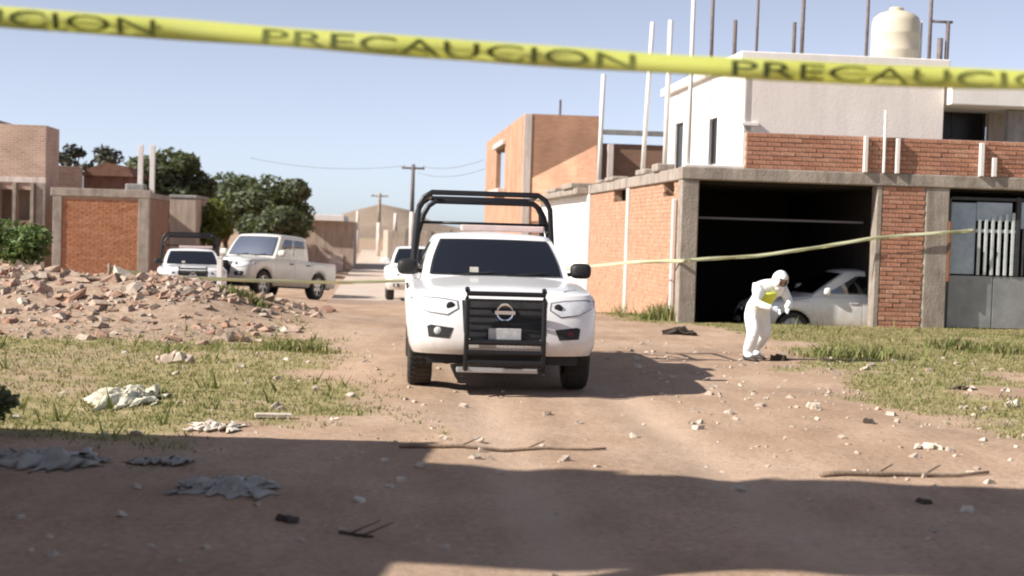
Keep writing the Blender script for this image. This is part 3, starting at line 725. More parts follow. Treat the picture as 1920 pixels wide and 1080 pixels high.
# brick pier between the garage and the gate
pier = part('brick_pier', mortar, house, [(PX0+.10, PX1-.46, .035, .28, -.4, H1)], 0)
bme = {}
def brick_mesh(L, D, Hh, m_):
    k = (round(L, 3), round(D, 3), round(Hh, 3), m_.name)
    if k not in bme:
        me = MB().box(-L/2, L/2, 0, D, 0, Hh).mesh('brick'); bm = bmesh.new(); bm.from_mesh(me)
        bmesh.ops.bevel(bm, geom=list(bm.edges), offset=.005, segments=1, affect='EDGES'); bm.to_mesh(me); bm.free(); me.materials.append(m_); bme[k] = me
    return bme[k]
cnt = 0
for a, b, z in brick_rows(PX0+.115, PX1-.475, -.10, H1-.01, .27, .085):
    L_ = round((b-a)/.03)*.03 if b-a < .24 else .257
    o = bpy.data.objects.new('brick', brick_mesh(min(L_, b-a+.01), .10, .070, brick_red)); C.objects.link(o); o.parent = pier
    o.location = ((a+b)/2, .005+random.uniform(-.007, .007), z); o.rotation_euler = (0, 0, random.uniform(-.012, .012)); cnt += 1
# parapet on the front of the upper floor
PZ1 = 3.62
par = part('parapet', mortar, house, [(1.0, DX1+.4, .03, .20, H2, PZ1)], 0)
for a, b, z in brick_rows(1.0, DX1+.4, H2+.004, PZ1, .27, .085):
    L_ = .257 if b-a > .24 else round((b-a)/.03)*.03
    o = bpy.data.objects.new('brick', brick_mesh(min(L_, b-a+.01), .10, .070, brick_red)); C.objects.link(o); o.parent = par
    o.location = ((a+b)/2, random.uniform(-.006, .006), z); cnt += 1
for x, zt, w_ in ((3.28, PZ1, .07), (3.64, 4.12, .03), (3.90, PZ1-.02, .07), (5.55, PZ1-.05, .08), (5.80, 3.3, .08)):
    part('stub_post', plaster_pale if w_ > .05 else rod_pale, house, [(x-w_/2, x+w_/2, -.10, -.012, H2, zt)], .006)
part('rendered_band', plaster_white, house, [(-.15, .995, .05, .25, H2, H2+.05)], .01)
# side wall along the lane (brickwork, slots, pilasters)
SB = 12.0
part('side_wall', mortar_orange, house, [(-.10, .10, .35, SB, -.9, 2.38), (-.10, .10, .35, 1.15, 2.38, H1), (-.10, .10, 2.2, 6.4, 2.38, H1), (-.10, .10, 8.2, SB, 2.38, H1)], 0)
mb = MB()
for a, b, z in brick_rows(.36, SB, -.8, H1-.01, .27, .085):
    if z > 2.37 and (1.15 < (a+b)/2 < 2.2 or 6.4 < (a+b)/2 < 8.2): continue
    j = random.uniform(-.006, .006); mb.box(-.108+j*.5, -.06, a, b, z, z+.074)
mb.build('brickwork', brick_orange, house)['kind'] = 'stuff'
part('side_beam', concrete, house, [(-.17, .12, .31, SB, H1+.003, H2-.003)], .02)
for y in (6.0, 11.9): part('pilaster', plaster_cream, house, [(-.17, -.02, y-.14, y+.14, -.9, H1)], .015)
part('downpipe', rod_pale, house, [(-.21, -.125, .75, .83, -.3, 2.35)], .02)
part('roof_deck', concrete, house, [(.15, DX1+.3, .32, SB, H1+.02, H2-.006)], 0)
for x, y, sx, sy_, sz in ((-.05, 2.6, .18, .3, .16), (.0, 4.4, .2, .5, .12), (-.02, 8.4, .2, .6, .10), (.02, 10.2, .22, .4, .08)): part('rough_slab_edge', concrete, house, [(x-sx, x+sx, y-sy_, y+sy_, H2-.004, H2+sz)], .03)
# garage interior
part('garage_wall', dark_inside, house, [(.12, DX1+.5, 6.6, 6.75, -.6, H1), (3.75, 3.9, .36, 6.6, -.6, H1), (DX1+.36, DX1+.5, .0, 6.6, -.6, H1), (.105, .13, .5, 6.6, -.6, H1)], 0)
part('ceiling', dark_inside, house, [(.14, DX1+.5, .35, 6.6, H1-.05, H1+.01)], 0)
part('curtain_rail', mat('rail_grey', (.14, .13, .13), None, rough=.5), house, [(.16, 3.5, .55, .60, 1.98, 2.02)], 0)
# upper storey: white plastered box
UX0, UY0 = 1.33, 1.55; UX1 = 5.42; UY1 = 9.3; UZ = 5.12
up_ = UX0
part('upper_front_wall', plaster_pale, house, [(UX0+.02, UX1, UY0, UY0+.15, H2, UZ)], .012)
def wall_with_slots(y0, y1, slots, z0, z1, x0, x1):
    bx = []; y = y0
    for a, b, c, d in slots: bx += [(x0, x1, y, a, z0, z1), (x0, x1, a, b, z0, c), (x0, x1, a, b, d, z1)]; y = b
    return bx+[(x0, x1, y, y1, z0, z1)]
slots = [(3.75, 4.45, 3.20, 4.20), (7.15, 8.10, 3.15, 4.35)]
part('upper_side_wall', plaster_white, house, wall_with_slots(UY0, UY1, slots, H2, UZ, UX0, UX0+.15), 0)
for a, b, c, d in slots:
    wn = part('window', dark_metal, house, [(UX0+.05, UX0+.10, a+.003, a+.05, c, d), (UX0+.05, UX0+.10, b-.05, b-.003, c, d), (UX0+.05, UX0+.10, a+.05, b-.05, d-.05, d-.003), (UX0+.05, UX0+.10, a+.05, b-.05, c+.003, c+.05)], 0)
    part('pane', dark_pane, wn, [(UX0+.07, UX0+.08, a+.05, b-.05, c+.05, d-.05)], 0)
part('window_sill', plaster_white, house, [(UX0-.06, UX0-.002, 2.9, 3.55, 3.00, 3.07)], .01)
part('upper_back_wall', plaster_white, house, [(UX0+.16, UX1, UY1-.15, UY1, H2, UZ)], 0)
part('upper_roof', plaster_white, house, [(UX0-.12, UX1+.06, UY0-.10, UY1+.1, UZ+.003, UZ+.20)], .02)
part('drip_ledge', plaster_white, house, [(UX0-.05, UX0+.30, UY0-.07, UY0-.002, 3.86, 3.93)], .01)
# recessed bay with the dark window at the far right
part('bay_wall', plaster_cream, house, [(UX1+.003, DX1+.3, 2.9, 3.05, H2, 3.68), (UX1+1.55, DX1+.3, 2.9, 3.05, 3.68, 4.45), (UX1+.003, DX1+.3, 2.9, 3.05, 4.45, 4.72)], 0)
part('party_wall', plaster_cream, house, [(UX1-.15, UX1-.003, UY0+.16, UY1-.16, H2, UZ)], 0)
wn = part('window', dark_metal, house, [(UX1+.05, UX1+.11, 2.96, 3.0, 3.69, 4.44), (UX1+1.44, UX1+1.5, 2.96, 3.0, 3.69, 4.44), (UX1+.76, UX1+.80, 2.96, 3.0, 3.69, 4.44), (UX1+.05, UX1+1.5, 2.962, 2.998, 3.66, 3.69), (UX1+.05, UX1+1.5, 2.962, 2.998, 4.44, 4.47)], 0)
part('pane', dark_pane, wn, [(UX1+.11, UX1+.76, 2.975, 2.985, 3.69, 4.44)], 0); part('pane', dark_pane, wn, [(UX1+.80, UX1+1.44, 2.975, 2.985, 3.69, 4.44)], 0)
part('bay_roof', plaster_white, house, [(UX1+.065, DX1+.5, 1.35, 6.5, 4.42, 4.86)], .02)
part('bay_grey_wall', concrete_grey, house, [(UX1+1.5, DX1+.3, 1.9, 2.05, H2, 4.40)], 0)
# rods and poles on the roofs
def rod(x, y, z0, z1, r, m_, lean=(0, 0)):
    return MB().tube([(x, y, z0), (x+lean[0]*.5, y+lean[1]*.5, (z0+z1)/2), (x+lean[0], y+lean[1], z1)], r, 7).build('roof_rod', m_, house, True)
def rod_px(px0, py0, px1, py1, b, r, m_, z0=None):
    q0, q1 = P(px0, py0, b), P(px1, py1, b)
    return rod(q0.x-Ac, b-Bc, q0.z if z0 is None else z0, q1.z, r, m_, (q1.x-q0.x, 0))
rod_px(1290, 320, 1302, -40, 26.6, .040, rod_pale, H2-.05)
rod_px(1246, 320, 1258, 36, 30.6, .055, rod_pale, H2-.1)
rod_px(1204, 320, 1224, 40, 34.0, .055, rod_pale, H2-.1)
rod_px(1122, 345, 1132, 138, 37.5, .06, rod_pale, H2-.1)
RB = Bc+UY0+.25
for px0, px1, pt, r in ((1334, 1338, -30, .04), (1377, 1379, 36, .045), (1418, 1423, -30, .03), (1488, 1490, 40, .04), (1503, 1508, -20, .04), (1624, 1630, -40, .035), (1742, 1748, -40, .04), (1774, 1778, 38, .045), (1761, 1763, 70, .06)):
    rod_px(px0, 100, px1, pt, RB+(2.2 if px0 < 1400 else .4), r, rod_dark, UZ+.1 if px0 < 1757 else 4.8)
q0, q1 = P(1744, 38, RB+.4), P(1786, 40, RB+.4); MB().tube([(q0.x-Ac, RB+.4-Bc, q0.z), (q1.x-Ac, RB+.4-Bc, q1.z)], .03, 6).build('roof_rail', rod_dark, house, True)
# metal gate, right of the pier
gt = thing('metal_gate', 'grey sheet-metal gate with pale bars and blue-grey panel, right of the brick pier', 'gate', to_w(Ac+PX1, Bc, 0), AL)
part('lower_panel', gate_metal, gt, [(.10, 1.0, .20, .24, .02, 1.02)], .006)
part('lower_panel', gate_metal, gt, [(1.02, 2.85, .20, .24, .02, 1.02)], .006)
part('upper_panel', gate_blue, gt, [(.12, .62, .20, .23, 1.05, 2.42)], .006)
part('upper_panel', gate_blue, gt, [(.63, 1.34, .205, .225, 2.08, 2.44)], .006)
part('upper_panel', gate_blue, gt, [(1.52, 2.85, .20, .23, 1.95, 2.46)], .006)
part('gate_frame', dark_metal, gt, [(.06, .115, .17, .25, .0, 2.5), (1.42, 1.50, .17, .25, 1.03, 2.55), (.116, 2.85, .18, .25, 2.47, 2.53)], .004)
part('rail', gate_light, gt, [(.62, 1.42, .19, .22, 1.86, 1.92)], .004)
for i in range(6): part('bar', gate_light, gt, [(.66+i*.135, .72+i*.135, .175, .198, 1.04, 2.10+.03*i)], .006)
for i in range(9): part('bar', dark_metal, gt, [(1.56+i*.14, 1.60+i*.14, .18, .20, 1.04, 1.94)], .004)
part('rusty_strap', mat('rust', (.20, .09, .045), (.28, .14, .08), 8, .9, .4), gt, [(.0, .05, -.02, .10, .9, 2.05)], .005)
for x0, x1, z0, z1 in ((.2, .5, 1.2, 1.5),): pass
# car in the garage
pg = P(1405, 600, 28.6); wg = to_w(pg.x-.25, 28.6)
silver = dict(suv); silver.update(paint=silver_paint, mirror=silver_paint)
c2, _ = vehicle('car', 'silver grey car parked side-on inside the dark garage, behind the bending person', None, silver, wg, 0)
c2.rotation_euler = (0, 0, AL+R(-90)); c2.location = to_w(pg.x-.35, 28.05, -.42)
# water tank
wt_ = P(1678, 98, Bc+UY0+1.6); tk = thing('water_tank', 'cream plastic water tank on the flat roof above the garage house', 'water tank', to_w(wt_.x, wt_.y, UZ+.18), AL)
rT = .50
MB().lathe([(0, .02), (rT*.97, .02), (rT, .06), (rT, .30), (rT*1.015, .32), (rT*1.015, .36), (rT, .38), (rT, .66), (rT*1.015, .68), (rT*1.015, .72), (rT, .74), (rT*.99, .95), (rT*.93, 1.04), (rT*.72, 1.13), (rT*.42, 1.18), (rT*.30, 1.19)], 36).build('tank_body', tank_mat, tk, True, ang=40)
MB().lathe([(0, 1.27), (rT*.26, 1.265), (rT*.30, 1.25), (rT*.31, 1.18), (rT*.30, 1.17)], 24).build('lid', tank_mat, tk, True, ang=40)
part('plinth', concrete, tk, [(-.5, .5, -.5, .5, -.02, .03)], .01)
MB().tube([(rT+.02, 0, -.1), (rT+.06, 0, .3), (rT+.06, 0, 1.0)], .02, 7).build('pipe', rod_pale, tk, True)

# ================================================================== WHITE YARD WALL AND ORANGE HOUSE
ww = thing('white_house', 'low house with glaring white lane wall behind the police pickup', 'house', to_w(Ac-.06, Bc+SB+.06, -.6), AL)
part('wall', plaster_white, ww, [(-.12, .10, 0, 10.8, -.3, 3.28), (.10, 6.0, .0, .15, -.3, 3.28)], .015)
part('roof', concrete, ww, [(-.42, 6.2, -.02, 11.0, 3.283, 3.45)], .02)
part('rough_slab_edge', concrete, ww, [(-.5, .4, .6, 2.6, 3.453, 3.60)], .03); part('rough_slab_edge', concrete, ww, [(-.45, .3, 4.4, 6.6, 3.453, 3.57)], .03)
oh = thing('brick_house', 'tall orange brick two-storey house beyond the white wall, with balcony opening', 'house', to_w(5.75, 55.5, -.75), AL)
TT = 6.95
opn = [(8.2, 12.6, 4.3, 6.2)]
part('wall', brickfar_orange, oh, wall_with_slots(0.25, 19, opn, -.3, TT, 0, .22), 0)
part('front_wall', brickfar_orange, oh, [(0, 3.0, 0, .247, -.3, TT)], 0)
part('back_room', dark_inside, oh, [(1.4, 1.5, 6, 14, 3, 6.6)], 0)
part('ledge', plaster_cream, oh, [(-.35, -.003, 7.6, 13.2, 4.06, 4.27)], .02)
part('lintel', plaster_cream, oh, [(-.16, -.003, 7.8, 13.0, 6.22, 6.45)], .02)
part('rear_wing', brickfar_brown, oh, [(3.0, 7.4, 2.2, 2.4, 3.0, TT-.9)], 0)
part('rear_frame', concrete_grey, oh, [(3.2, 7.5, 2.0, 2.18, TT-.55, TT-.35), (3.25, 3.4, 2.0, 2.18, 3.0, TT-.55), (7.2, 7.4, 2.0, 2.18, 3, TT-.55)], .01)
part('roof', concrete, oh, [(.22, 3.0, .25, 19, TT-.5, TT-.35)], 0)
part('corner_column', plaster_cream, oh, [(-.02, .28, -.03, -.002, -.3, TT)], .01)
# stair wall with raking top, turned towards the sun
st = MB(); st.prism([(0, 2.8), (4.4, 2.8), (4.4, 5.55), (0, 4.45)], lambda u, z: (.30+u*.42, -.6-u*.91, z), lambda u, z: (.50+u*.42, -.5-u*.91, z))
st.build('stair_wall', brickfar_orange, oh)
part('roof_post', plaster_cream, oh, [(2.55, 2.75, -4.6, -4.4, 2.8, 5.6)], .01)
q = P(1050, 215, 60); MB().tube([(q.x-5.75, 4.5, TT-.4), (q.x-5.75, 4.5, TT+1.0)], .05, 6).build('roof_rod', rod_dark, oh)

# ================================================================== LEFT SIDE HOUSES
lb_ = P(280, 370, 50)
lh = thing('brick_house', 'low rust-orange brick building with concrete frame behind the rubble heap', 'house', to_w(-7.6, 50, -.65), AL)
LZ = 3.02
part('column', concrete, lh, [(-.38, 0, -.02, .32, -.3, LZ)], .02)
part('column', concrete, lh, [(-3.22, -2.92, -.02, .30, -.3, LZ)], .02)
part('beam', concrete, lh, [(-3.3, .03, -.03, .32, LZ+.003, LZ+.28)], .02)
part('front_wall', mortar_orange, lh, [(-2.92, -.38, .06, .26, -.3, LZ)], 0)
mb = MB()
for a, b, z in brick_rows(-2.91, -.39, -.2, LZ-.01, .27, .085): mb.box(a, b, .03+random.uniform(-.006, .006), .10, z, z+.07)
mb.build('brickwork', brick_rust, lh)['kind'] = 'stuff'
part('side_wall', brickfar_brown, lh, [(-.22, -.03, .33, 5.0, -.3, LZ)], 0)
part('roof', concrete, lh, [(-3.2, -.02, .33, 5.0, LZ+.01, LZ+.20)], .02)
for x in (.12, .52): part('roof_post', rod_pale, lh, [(x-.62, x-.46, .5, .66, LZ+.2, LZ+1.85)], .01)
part('kiosk_lump', concrete_grey, lh, [(-.9, -.25, .4, 1.0, LZ+.203, LZ+.5)], .04)
# grey wall next to it
gw = thing('grey_wall', 'pale grey rendered wall end between brick building and trees', 'wall', to_w(-7.0, 56, -.7), AL)
part('panel', plaster_tan, gw, [(-.75, .25, 0, 4, -.3, 3.2)], .02)
part('coping', concrete_grey, gw, [(-.78, .28, -.03, 4.03, 3.203, 3.34)], .04)
# beige unfinished building at the left edge
bb = thing('unfinished_building', 'tall beige unfinished brick building at the left edge of the photo', 'building', to_w(-11.75, 53, -.7), AL)
HZ = 5.62
def cutwall(x0, x1, y0, y1, z0, z1, op):
    bx = []; x = x0
    for a, b, c, d in op: bx += [(x, a, y0, y1, z0, z1), (a, b, y0, y1, z0, c), (a, b, y0, y1, d, z1)]; x = b
    return bx+[(x, x1, y0, y1, z0, z1)]
part('front_wall', brickfar_beige, bb, cutwall(-6.5, 0, 0, .2, -.3, HZ, [(-1.55, -1.1, 2.0, 3.3), (-.95, -.45, 2.2, 3.3)]), 0)
part('side_wall', brickfar_beige, bb, [(-.2, 0, .203, 2.2, -.3, HZ)], 0)
part('inner_wall', plaster_tan, bb, [(-6, -.3, 1.2, 1.3, 0, HZ)], 0)
part('band', plaster_cream, bb, [(-6.5, .03, -.05, -.003, 3.55, 3.75)], .01)
part('band', concrete_grey, bb, [(-1.7, -.2, -.12, -.003, 1.55, 1.8)], .02)
for x in (-1.62, -1.04, -.42): part('prop', concrete, bb, [(x-.06, x+.06, -.14, -.004, 1.8, 3.54)], .01)
part('column', concrete, bb, [(-.30, .03, -.06, -.004, -.3, 3.545)], .01)
part('roof_edge', concrete, bb, [(-6.6, -2.1, -.06, 7, HZ+.003, HZ+.25)], .02)
# brown roofed house behind
bh = thing('brown_house', 'small brown house with dark sloping roof behind the low brick building', 'house', to_w(-10.6, 60, -.8), AL)
part('wall', brickfar_beige, bh, [(-2.9, -1.25, 0, .2, -.3, 4.55)], 0)
part('wall', roof_brown, bh, [(-1.247, .6, .3, .5, -.3, 4.2)], 0)
part('side_wall', roof_brown, bh, [(.4, .6, .503, 4, -.3, 4.2)], 0)
mb = MB(); mb.prism([(-1.4, 4.2), (.8, 4.2), (.55, 4.6), (-.3, 4.75), (-1.0, 4.5)], lambda x, z: (x, .1, z), lambda x, z: (x, 4.2, z)); mb.build('roof', roof_brown, bh)
# tan flat-roofed house far down the lane
th = thing('tan_house', 'low tan house with white flat roof edge far down the lane', 'house', to_w(P(650, 430, 78).x, 78, -.85), AL)
part('wall', plaster_tan, th, [(-2.2, .4, 0, .2, -.3, 2.75), (.2, .4, .203, 14, -.3, 2.75), (-2.2, -2.0, .203, 14, -.3, 2.75)], .01)
part('roof', plaster_white, th, [(-2.6, -.15, -.5, 14, 2.753, 3.08)], .02)
part('door', plaster_cream, th, [(-.9, -.15, -.05, -.004, .0, .95)], .01)
fw = thing('boundary_wall', 'dusty brown boundary wall along the far end of the lane', 'wall', to_w(1.0, 96, -.85), AL)
part('panel', plaster_tan, fw, [(0, 4.6, 0, .25, -.3, 2.3), (-.0, .25, .253, 40, -.3, 2.3)], .01)
for i in range(3): part('pier', concrete, fw, [(1.1+i*1.5, 1.4+i*1.5, -.06, -.004, -.3, 2.5)], .01)
# utility poles
def pole(px, pyt, b, r, label, m1, m2, arm=False):
    q = P(px, pyt, b); w0 = to_w(q.x, b, -.9); t = thing('utility_pole', label, 'utility pole', w0, AL, 'poles along the lane')
    h = q.z+.9; MB().tube([(0, 0, -.2), (0, 0, h*.55)], [r*1.25, r*1.1], 10).build('lower_shaft', m1, t, True); MB().tube([(0, 0, h*.55), (0, 0, h)], [r, r*.8], 10).build('upper_shaft', m2, t, True)
    if arm:
        MB().box(-.7, .7, -.06, .06, h-.30, h-.18).build('crossarm', m2, t, bev=.01)
        for x in (-.6, 0, .6): MB().tube([(x, 0, h-.18), (x, 0, h-.02)], .04, 8).build('insulator', plaster_cream, t, True)
    return to_w(q.x, b, q.z)
t1 = pole(775, 308, 88, .13, 'tallest dark utility pole left of the pickup roll cage', plaster_cream, rod_dark, True)
t2 = pole(712, 362, 118, .15, 'pale utility pole, second in the row left of the roll cage', plaster_cream, concrete, True)
t3 = pole(671, 395, 138, .16, 'shortest pale pole at the far left of the pole row', plaster_cream, plaster_cream)
t4 = pole(742, 400, 104, .15, 'short pale post just left of the tallest pole', plaster_cream, plaster_cream)
def wire(a, b, sag, nm, label):
    pts = [a.lerp(b, i/16)-Vector((0, 0, sag*4*(i/16)*(1-i/16))) for i in range(17)]
    return tag(MB().tube(pts, .012, 5).build(nm, rod_dark, None), label, 'cable')
wire(t1+Vector((.5, 0, -.1)), PW(906, 300, 66), .25, 'overhead_cable', 'upper overhead cable from the tallest pole to orange house')
wire(t1+Vector((.3, 0, -.5)), PW(908, 317, 66), .3, 'overhead_cable', 'lower overhead cable from the tallest pole to orange house')
wire(t1+Vector((-.5, 0, -.1)), PW(470, 296, 92), .4, 'overhead_cable', 'faint overhead cable running left from the tallest pole')

# ================================================================== HOUSE OUT OF FRAME (throws the foreground shadow)
sh = thing('plastered_house', 'plastered house left of the photo, its shadow lying across the foreground', 'house', (-4.2, 0, 0), 0)
part('wall', plaster_tan, sh, [(-6, 0, -3, 9.56, -.3, 2.72)], .03)
part('roof_edge', concrete, sh, [(-6.1, .03, -3.05, 9.6, 2.723, 2.80)], .02)
part('shadow_canopy_slab', concrete, sh, [(-8.6, .0, 3.85, 6.43, 6.45, 6.62)], .03)  # unseen raised slab on posts, added to throw the straight foreground shadow band
for x in (-8.2, -5.8, -.45):
    for y in (4.9, 6.0): part('shadow_canopy_post', concrete, sh, [(x-.08, x+.08, y-.08, y+.08, 2.803 if x > -6 else -.2, 6.447)], .01)
part('shadow_canopy_lip', concrete, sh, [(-5.0, -3.55, 6.433, 6.72, 6.47, 6.60)], .02); part('shadow_canopy_lip', concrete, sh, [(-3.547, -2.5, 6.433, 6.58, 6.47, 6.60)], .02)  # lips added so the far edge of the band's shadow runs uneven
for x, y, h_ in ((-.35, 9.4, .16), (-.9, 9.42, .09), (-1.9, 9.4, .20), (-2.5, 9.44, .1)): part('shadow_edge_block', concrete, sh, [(x-.16, x+.16, y-.1, y+.1, 2.803, 2.80+h_)], .02)  # unseen blocks added to put bumps in the roof's shadow edge
part('shadow_canopy_rim', concrete, sh, [(-3.2, .0, 6.10, 6.43, 6.623, 6.72)], .02); part('shadow_canopy_rim', concrete, sh, [(-8.6, -6.6, 6.20, 6.43, 6.623, 6.70)], .02)  # rim pieces added to roughen the slab's shadow outline
for y in (1, 4.5): 
    wn = part('window', dark_metal, sh, [(.003, .04, y-.6, y+.6, 1.0, 2.1)], .01); part('pane', glass, wn, [(.042, .046, y-.5, y+.5, 1.08, 2.02)], 0)

# ================================================================== VEGETATION
def leaves(mb, c, rad, n, size, shell=.35):
    for _ in range(n):
        d = Vector((random.gauss(0, 1), random.gauss(0, 1), random.gauss(0, 1))).normalized()
        r = random.random()**shell; p = Vector((c[0]+d.x*rad[0]*r, c[1]+d.y*rad[1]*r, c[2]+d.z*rad[2]*r))
        a = Vector((random.gauss(0, 1), random.gauss(0, 1), random.gauss(0, .6))).normalized(); b = a.cross(d+Vector((random.gauss(0, .5), random.gauss(0, .5), random.gauss(0, .5))))
        if b.length < .1: continue
        b.normalize(); s = size*random.uniform(.6, 1.3)
        mb.add([p-a*s, p+b*s*.5, p+a*s, p-b*s*.5], [(0, 1, 2, 3)])
def tree(label, px, pyt, pyb, b, wpx, m_, n, size, lobes=9, open_=0, cat='tree', name='tree'):
    qt, qb = P(px, pyt, b), P(px, pyb, b); half = wpx/2/F*b; gz = -.85
    t = thing(name, label, cat, to_w(qt.x, b, gz), AL); H_ = qt.z-gz
    low = qb.z-gz; ch = H_-low
    cr_ = MB(); tr = MB(); cs = []
    for i in range(lobes):
        a = 6.28*i/lobes+random.uniform(-.4, .4); rr = half*random.uniform(.25, .72)
        z = low+ch*random.uniform(.25, .80); f = random.uniform(.30, .52)
        cs.append(((math.cos(a)*rr, math.sin(a)*rr, z), (half*f, half*f, min(ch*.38, half*f*.75))))
    cs.append(((0, 0, H_-ch*.30), (half*.5, half*.5, ch*.30)))
    for c, r in cs:
        leaves(cr_, c, r, n//len(cs), size, .30 if not open_ else .6)
        tr.tube([(0, 0, low*.75), (c[0]*.5, c[1]*.5, (low*.75+c[2])/2), c], [.10, .06, .02], 6)
    tr.tube([(0, 0, -.3), (.05, .02, low*.4), (0, 0, low*.8)], [.24, .18, .14], 8)
    tr.build('trunk', bark, t, True); cr_.build('crown', m_, t)
    return t
tree('dark rounded tree behind the two roof posts of the brick building', 318, 276, 430, 66, 160, leaf_dark, 7000, .17)
tree('wide dark green tree right of the rounded one, above dusty white pickup', 500, 326, 450, 72, 175, leaf_dark, 7000, .17, 11)
tree('dark tree top between the rounded tree and the wide tree', 425, 322, 440, 76, 150, leaf_mid, 5500, .17, 9)
tree('grey-green tree low behind the dusty white pickup', 520, 385, 470, 64, 130, leaf_mid, 4500, .15, 8)
tree('bright yellow-green bush between brick building and dusty white pickup', 402, 372, 480, 58, 90, leaf_light, 4500, .11, 8, cat='bush', name='bush')
tree('sparse thin tree above the brown house roof', 198, 268, 345, 70, 95, leaf_sparse, 700, .16, 8, 1)
tree('sparse thin tree just right of the beige building', 130, 268, 345, 72, 70, leaf_sparse, 500, .16, 6, 1)
tree('dark foliage at the right end of the tree row', 560, 372, 470, 80, 45, leaf_dark, 1500, .15, 5)
# leafy shrub on the heap at the left edge
def shrub(label, p, h, wdt, m_, n, size):
    t = thing('shrub', label, 'shrub', p, 0); cr_ = MB(); st_ = MB()
    for i in range(9):
        a = random.uniform(0, 6.28); r = wdt*random.uniform(.1, .6); tip = Vector((math.cos(a)*r, math.sin(a)*r, h*random.uniform(.45, .95)))
        st_.tube([(0, 0, -.05), (tip.x*.3, tip.y*.3, tip.z*.6), tip], [.02, .014, .006], 5)
        leaves(cr_, tip*.85, (wdt*.34, wdt*.34, h*.26), n//9, size, .5)
    st_.build('stem', bark, t, True); cr_.build('foliage', m_, t)
p = PW(40, 470, 26.5); p.z = tz(p.x, p.y)-.02; shrub('bright green leafy shrub behind the heap at the left edge', p, 1.25, .85, leaf_shrub, 1700, .075)
p = PW(-25, 470, 25.5); p.z = tz(p.x, p.y)-.02; shrub('leafy shrub cut by the left edge of the photo', p, 1.0, .6, leaf_shrub, 900, .07)
p = on(-18, 812); shrub('dark weedy shrub in house shadow at the left edge', p, .34, .35, leaf_dark, 700, .035)
def weed(label, p, h, wd):
    t = thing('weed_clump', label, 'weeds', p, 0)
    for nm, m_, n in (('green_blades', grass_green, 240), ('dry_stalks', grass_mat, 150)):
        mb = MB()
        for _ in range(n):
            x, y = random.gauss(0, wd*.55), random.gauss(0, wd*.3); hh = h*random.uniform(.35, 1)*math.exp(-(x/wd)**2*.5)
            a = random.uniform(0, 6.28); la = random.uniform(0, 6.28); w_ = random.uniform(.006, .016); l = hh*random.uniform(.1, .7); z0 = tz(p.x+x, p.y+y)-p.z-.02
            sd = Vector((math.cos(a)*w_, math.sin(a)*w_, 0)); b0 = Vector((x, y, z0)); m1 = b0+Vector((math.cos(la)*l*.3, math.sin(la)*l*.3, hh*.6)); tp_ = b0+Vector((math.cos(la)*l, math.sin(la)*l, hh))
            mb.add([b0-sd, b0+sd, m1+sd*.8, m1-sd*.8, tp_], [(0, 1, 2, 3), (3, 2, 4)])
        mb.build(nm, m_, t)['kind'] = 'stuff'
for i, (px, py, h, wd, lab) in enumerate(((1560, 668, .2, .5, 'low weed clump in grass right of the person'), (1640, 672, .24, .55, 'larger weed clump in front of the brick pier'), (1790, 655, .26, .5, 'weed clump in front of the metal gate'), (1885, 662, .24, .6, 'weed clump near the right edge before the gate'), (1195, 585, .45, .5, 'tall weeds at the foot of the orange side wall'), (1165, 570, .4, .5, 'weeds close beside the pickup mirror along the wall'), (1245, 600, .4, .5, 'weeds at foot of the concrete corner column'), (120, 560, .3, .35, 'weeds growing on the left of the rubble heap'), (455, 575, .25, .4, 'weeds on the right slope of the rubble heap'), (560, 660, .2, .5, 'taller grass clump at the lane edge left of the pickup'))):
    weed(lab, on(px, py, -.02), h, wd)

# grass: blades over the verges
def grass_obj(name, m_, n, hmin, hmax, sel, label):
    xs_ = rng.uniform(-11, 11, n*6); ys_ = rng.uniform(9.5, 30, n*6)
    gmk = grassmask(xs_, ys_); k = (rng.random(n*6) < gmk*sel(xs_, ys_)) & (np.abs(xs_) < ys_*.40+1.2)
    rb = mound(xs_, ys_); k &= rng.random(n*6) > np.clip(rb*2.5, 0, .97)
    a_ = xs_*ca+ys_*sa; b_ = -xs_*sa+ys_*ca
    k &= ~((a_ > 5.7) & (b_ > 26.3))
    xs_, ys_ = xs_[k][:n], ys_[k][:n]; zs_ = terr(xs_, ys_); N_ = len(xs_)
    per = 4; P0 = np.repeat(np.stack([xs_, ys_, zs_], 1), per, 0); M_ = len(P0)
    P0[:, :2] += rng.normal(0, .035, (M_, 2)); P0[:, 2] -= .01
    ang = rng.uniform(0, 6.28, M_); hh = rng.uniform(hmin, hmax, M_)*rng.uniform(.5, 1.2, M_); wd = .006+hh*.055
    side = np.stack([np.cos(ang)*wd, np.sin(ang)*wd, 0*wd], 1)
    la = rng.uniform(0, 6.28, M_); lean = np.stack([np.cos(la)*hh*.6, np.sin(la)*hh*.6, hh], 1)
    V = np.stack([P0-side, P0+side, P0+lean], 1).reshape(-1, 3)
    me = bpy.data.meshes.new(name); me.from_pydata(V.tolist(), [], np.arange(len(V)).reshape(-1, 3).tolist())
    o = link(name, me, m_); tag(o, label, 'grass', kind='stuff'); return o
grass_obj('grass', grass_green, 15000, .02, .06, lambda x, y: np.clip(.25+1.5*(fbm(x*.6+33, y*.6, 3)-.4), .05, 1), 'short green grass on the verges beside the dirt lane')
grass_obj('dry_grass', grass_mat, 22000, .02, .06, lambda x, y: np.clip(.9-.9*(fbm(x*.6+33, y*.6, 3)-.3), .1, 1), 'dry yellowish grass on the verges beside the dirt lane')

grass_obj('tall_grass', grass_green, 900, .10, .22, lambda x, y: np.clip(.1+1.2*(fbm(x*.8+3, y*.8, 3)-.5), .02, 1), 'scattered taller weeds standing out of the verge grass')

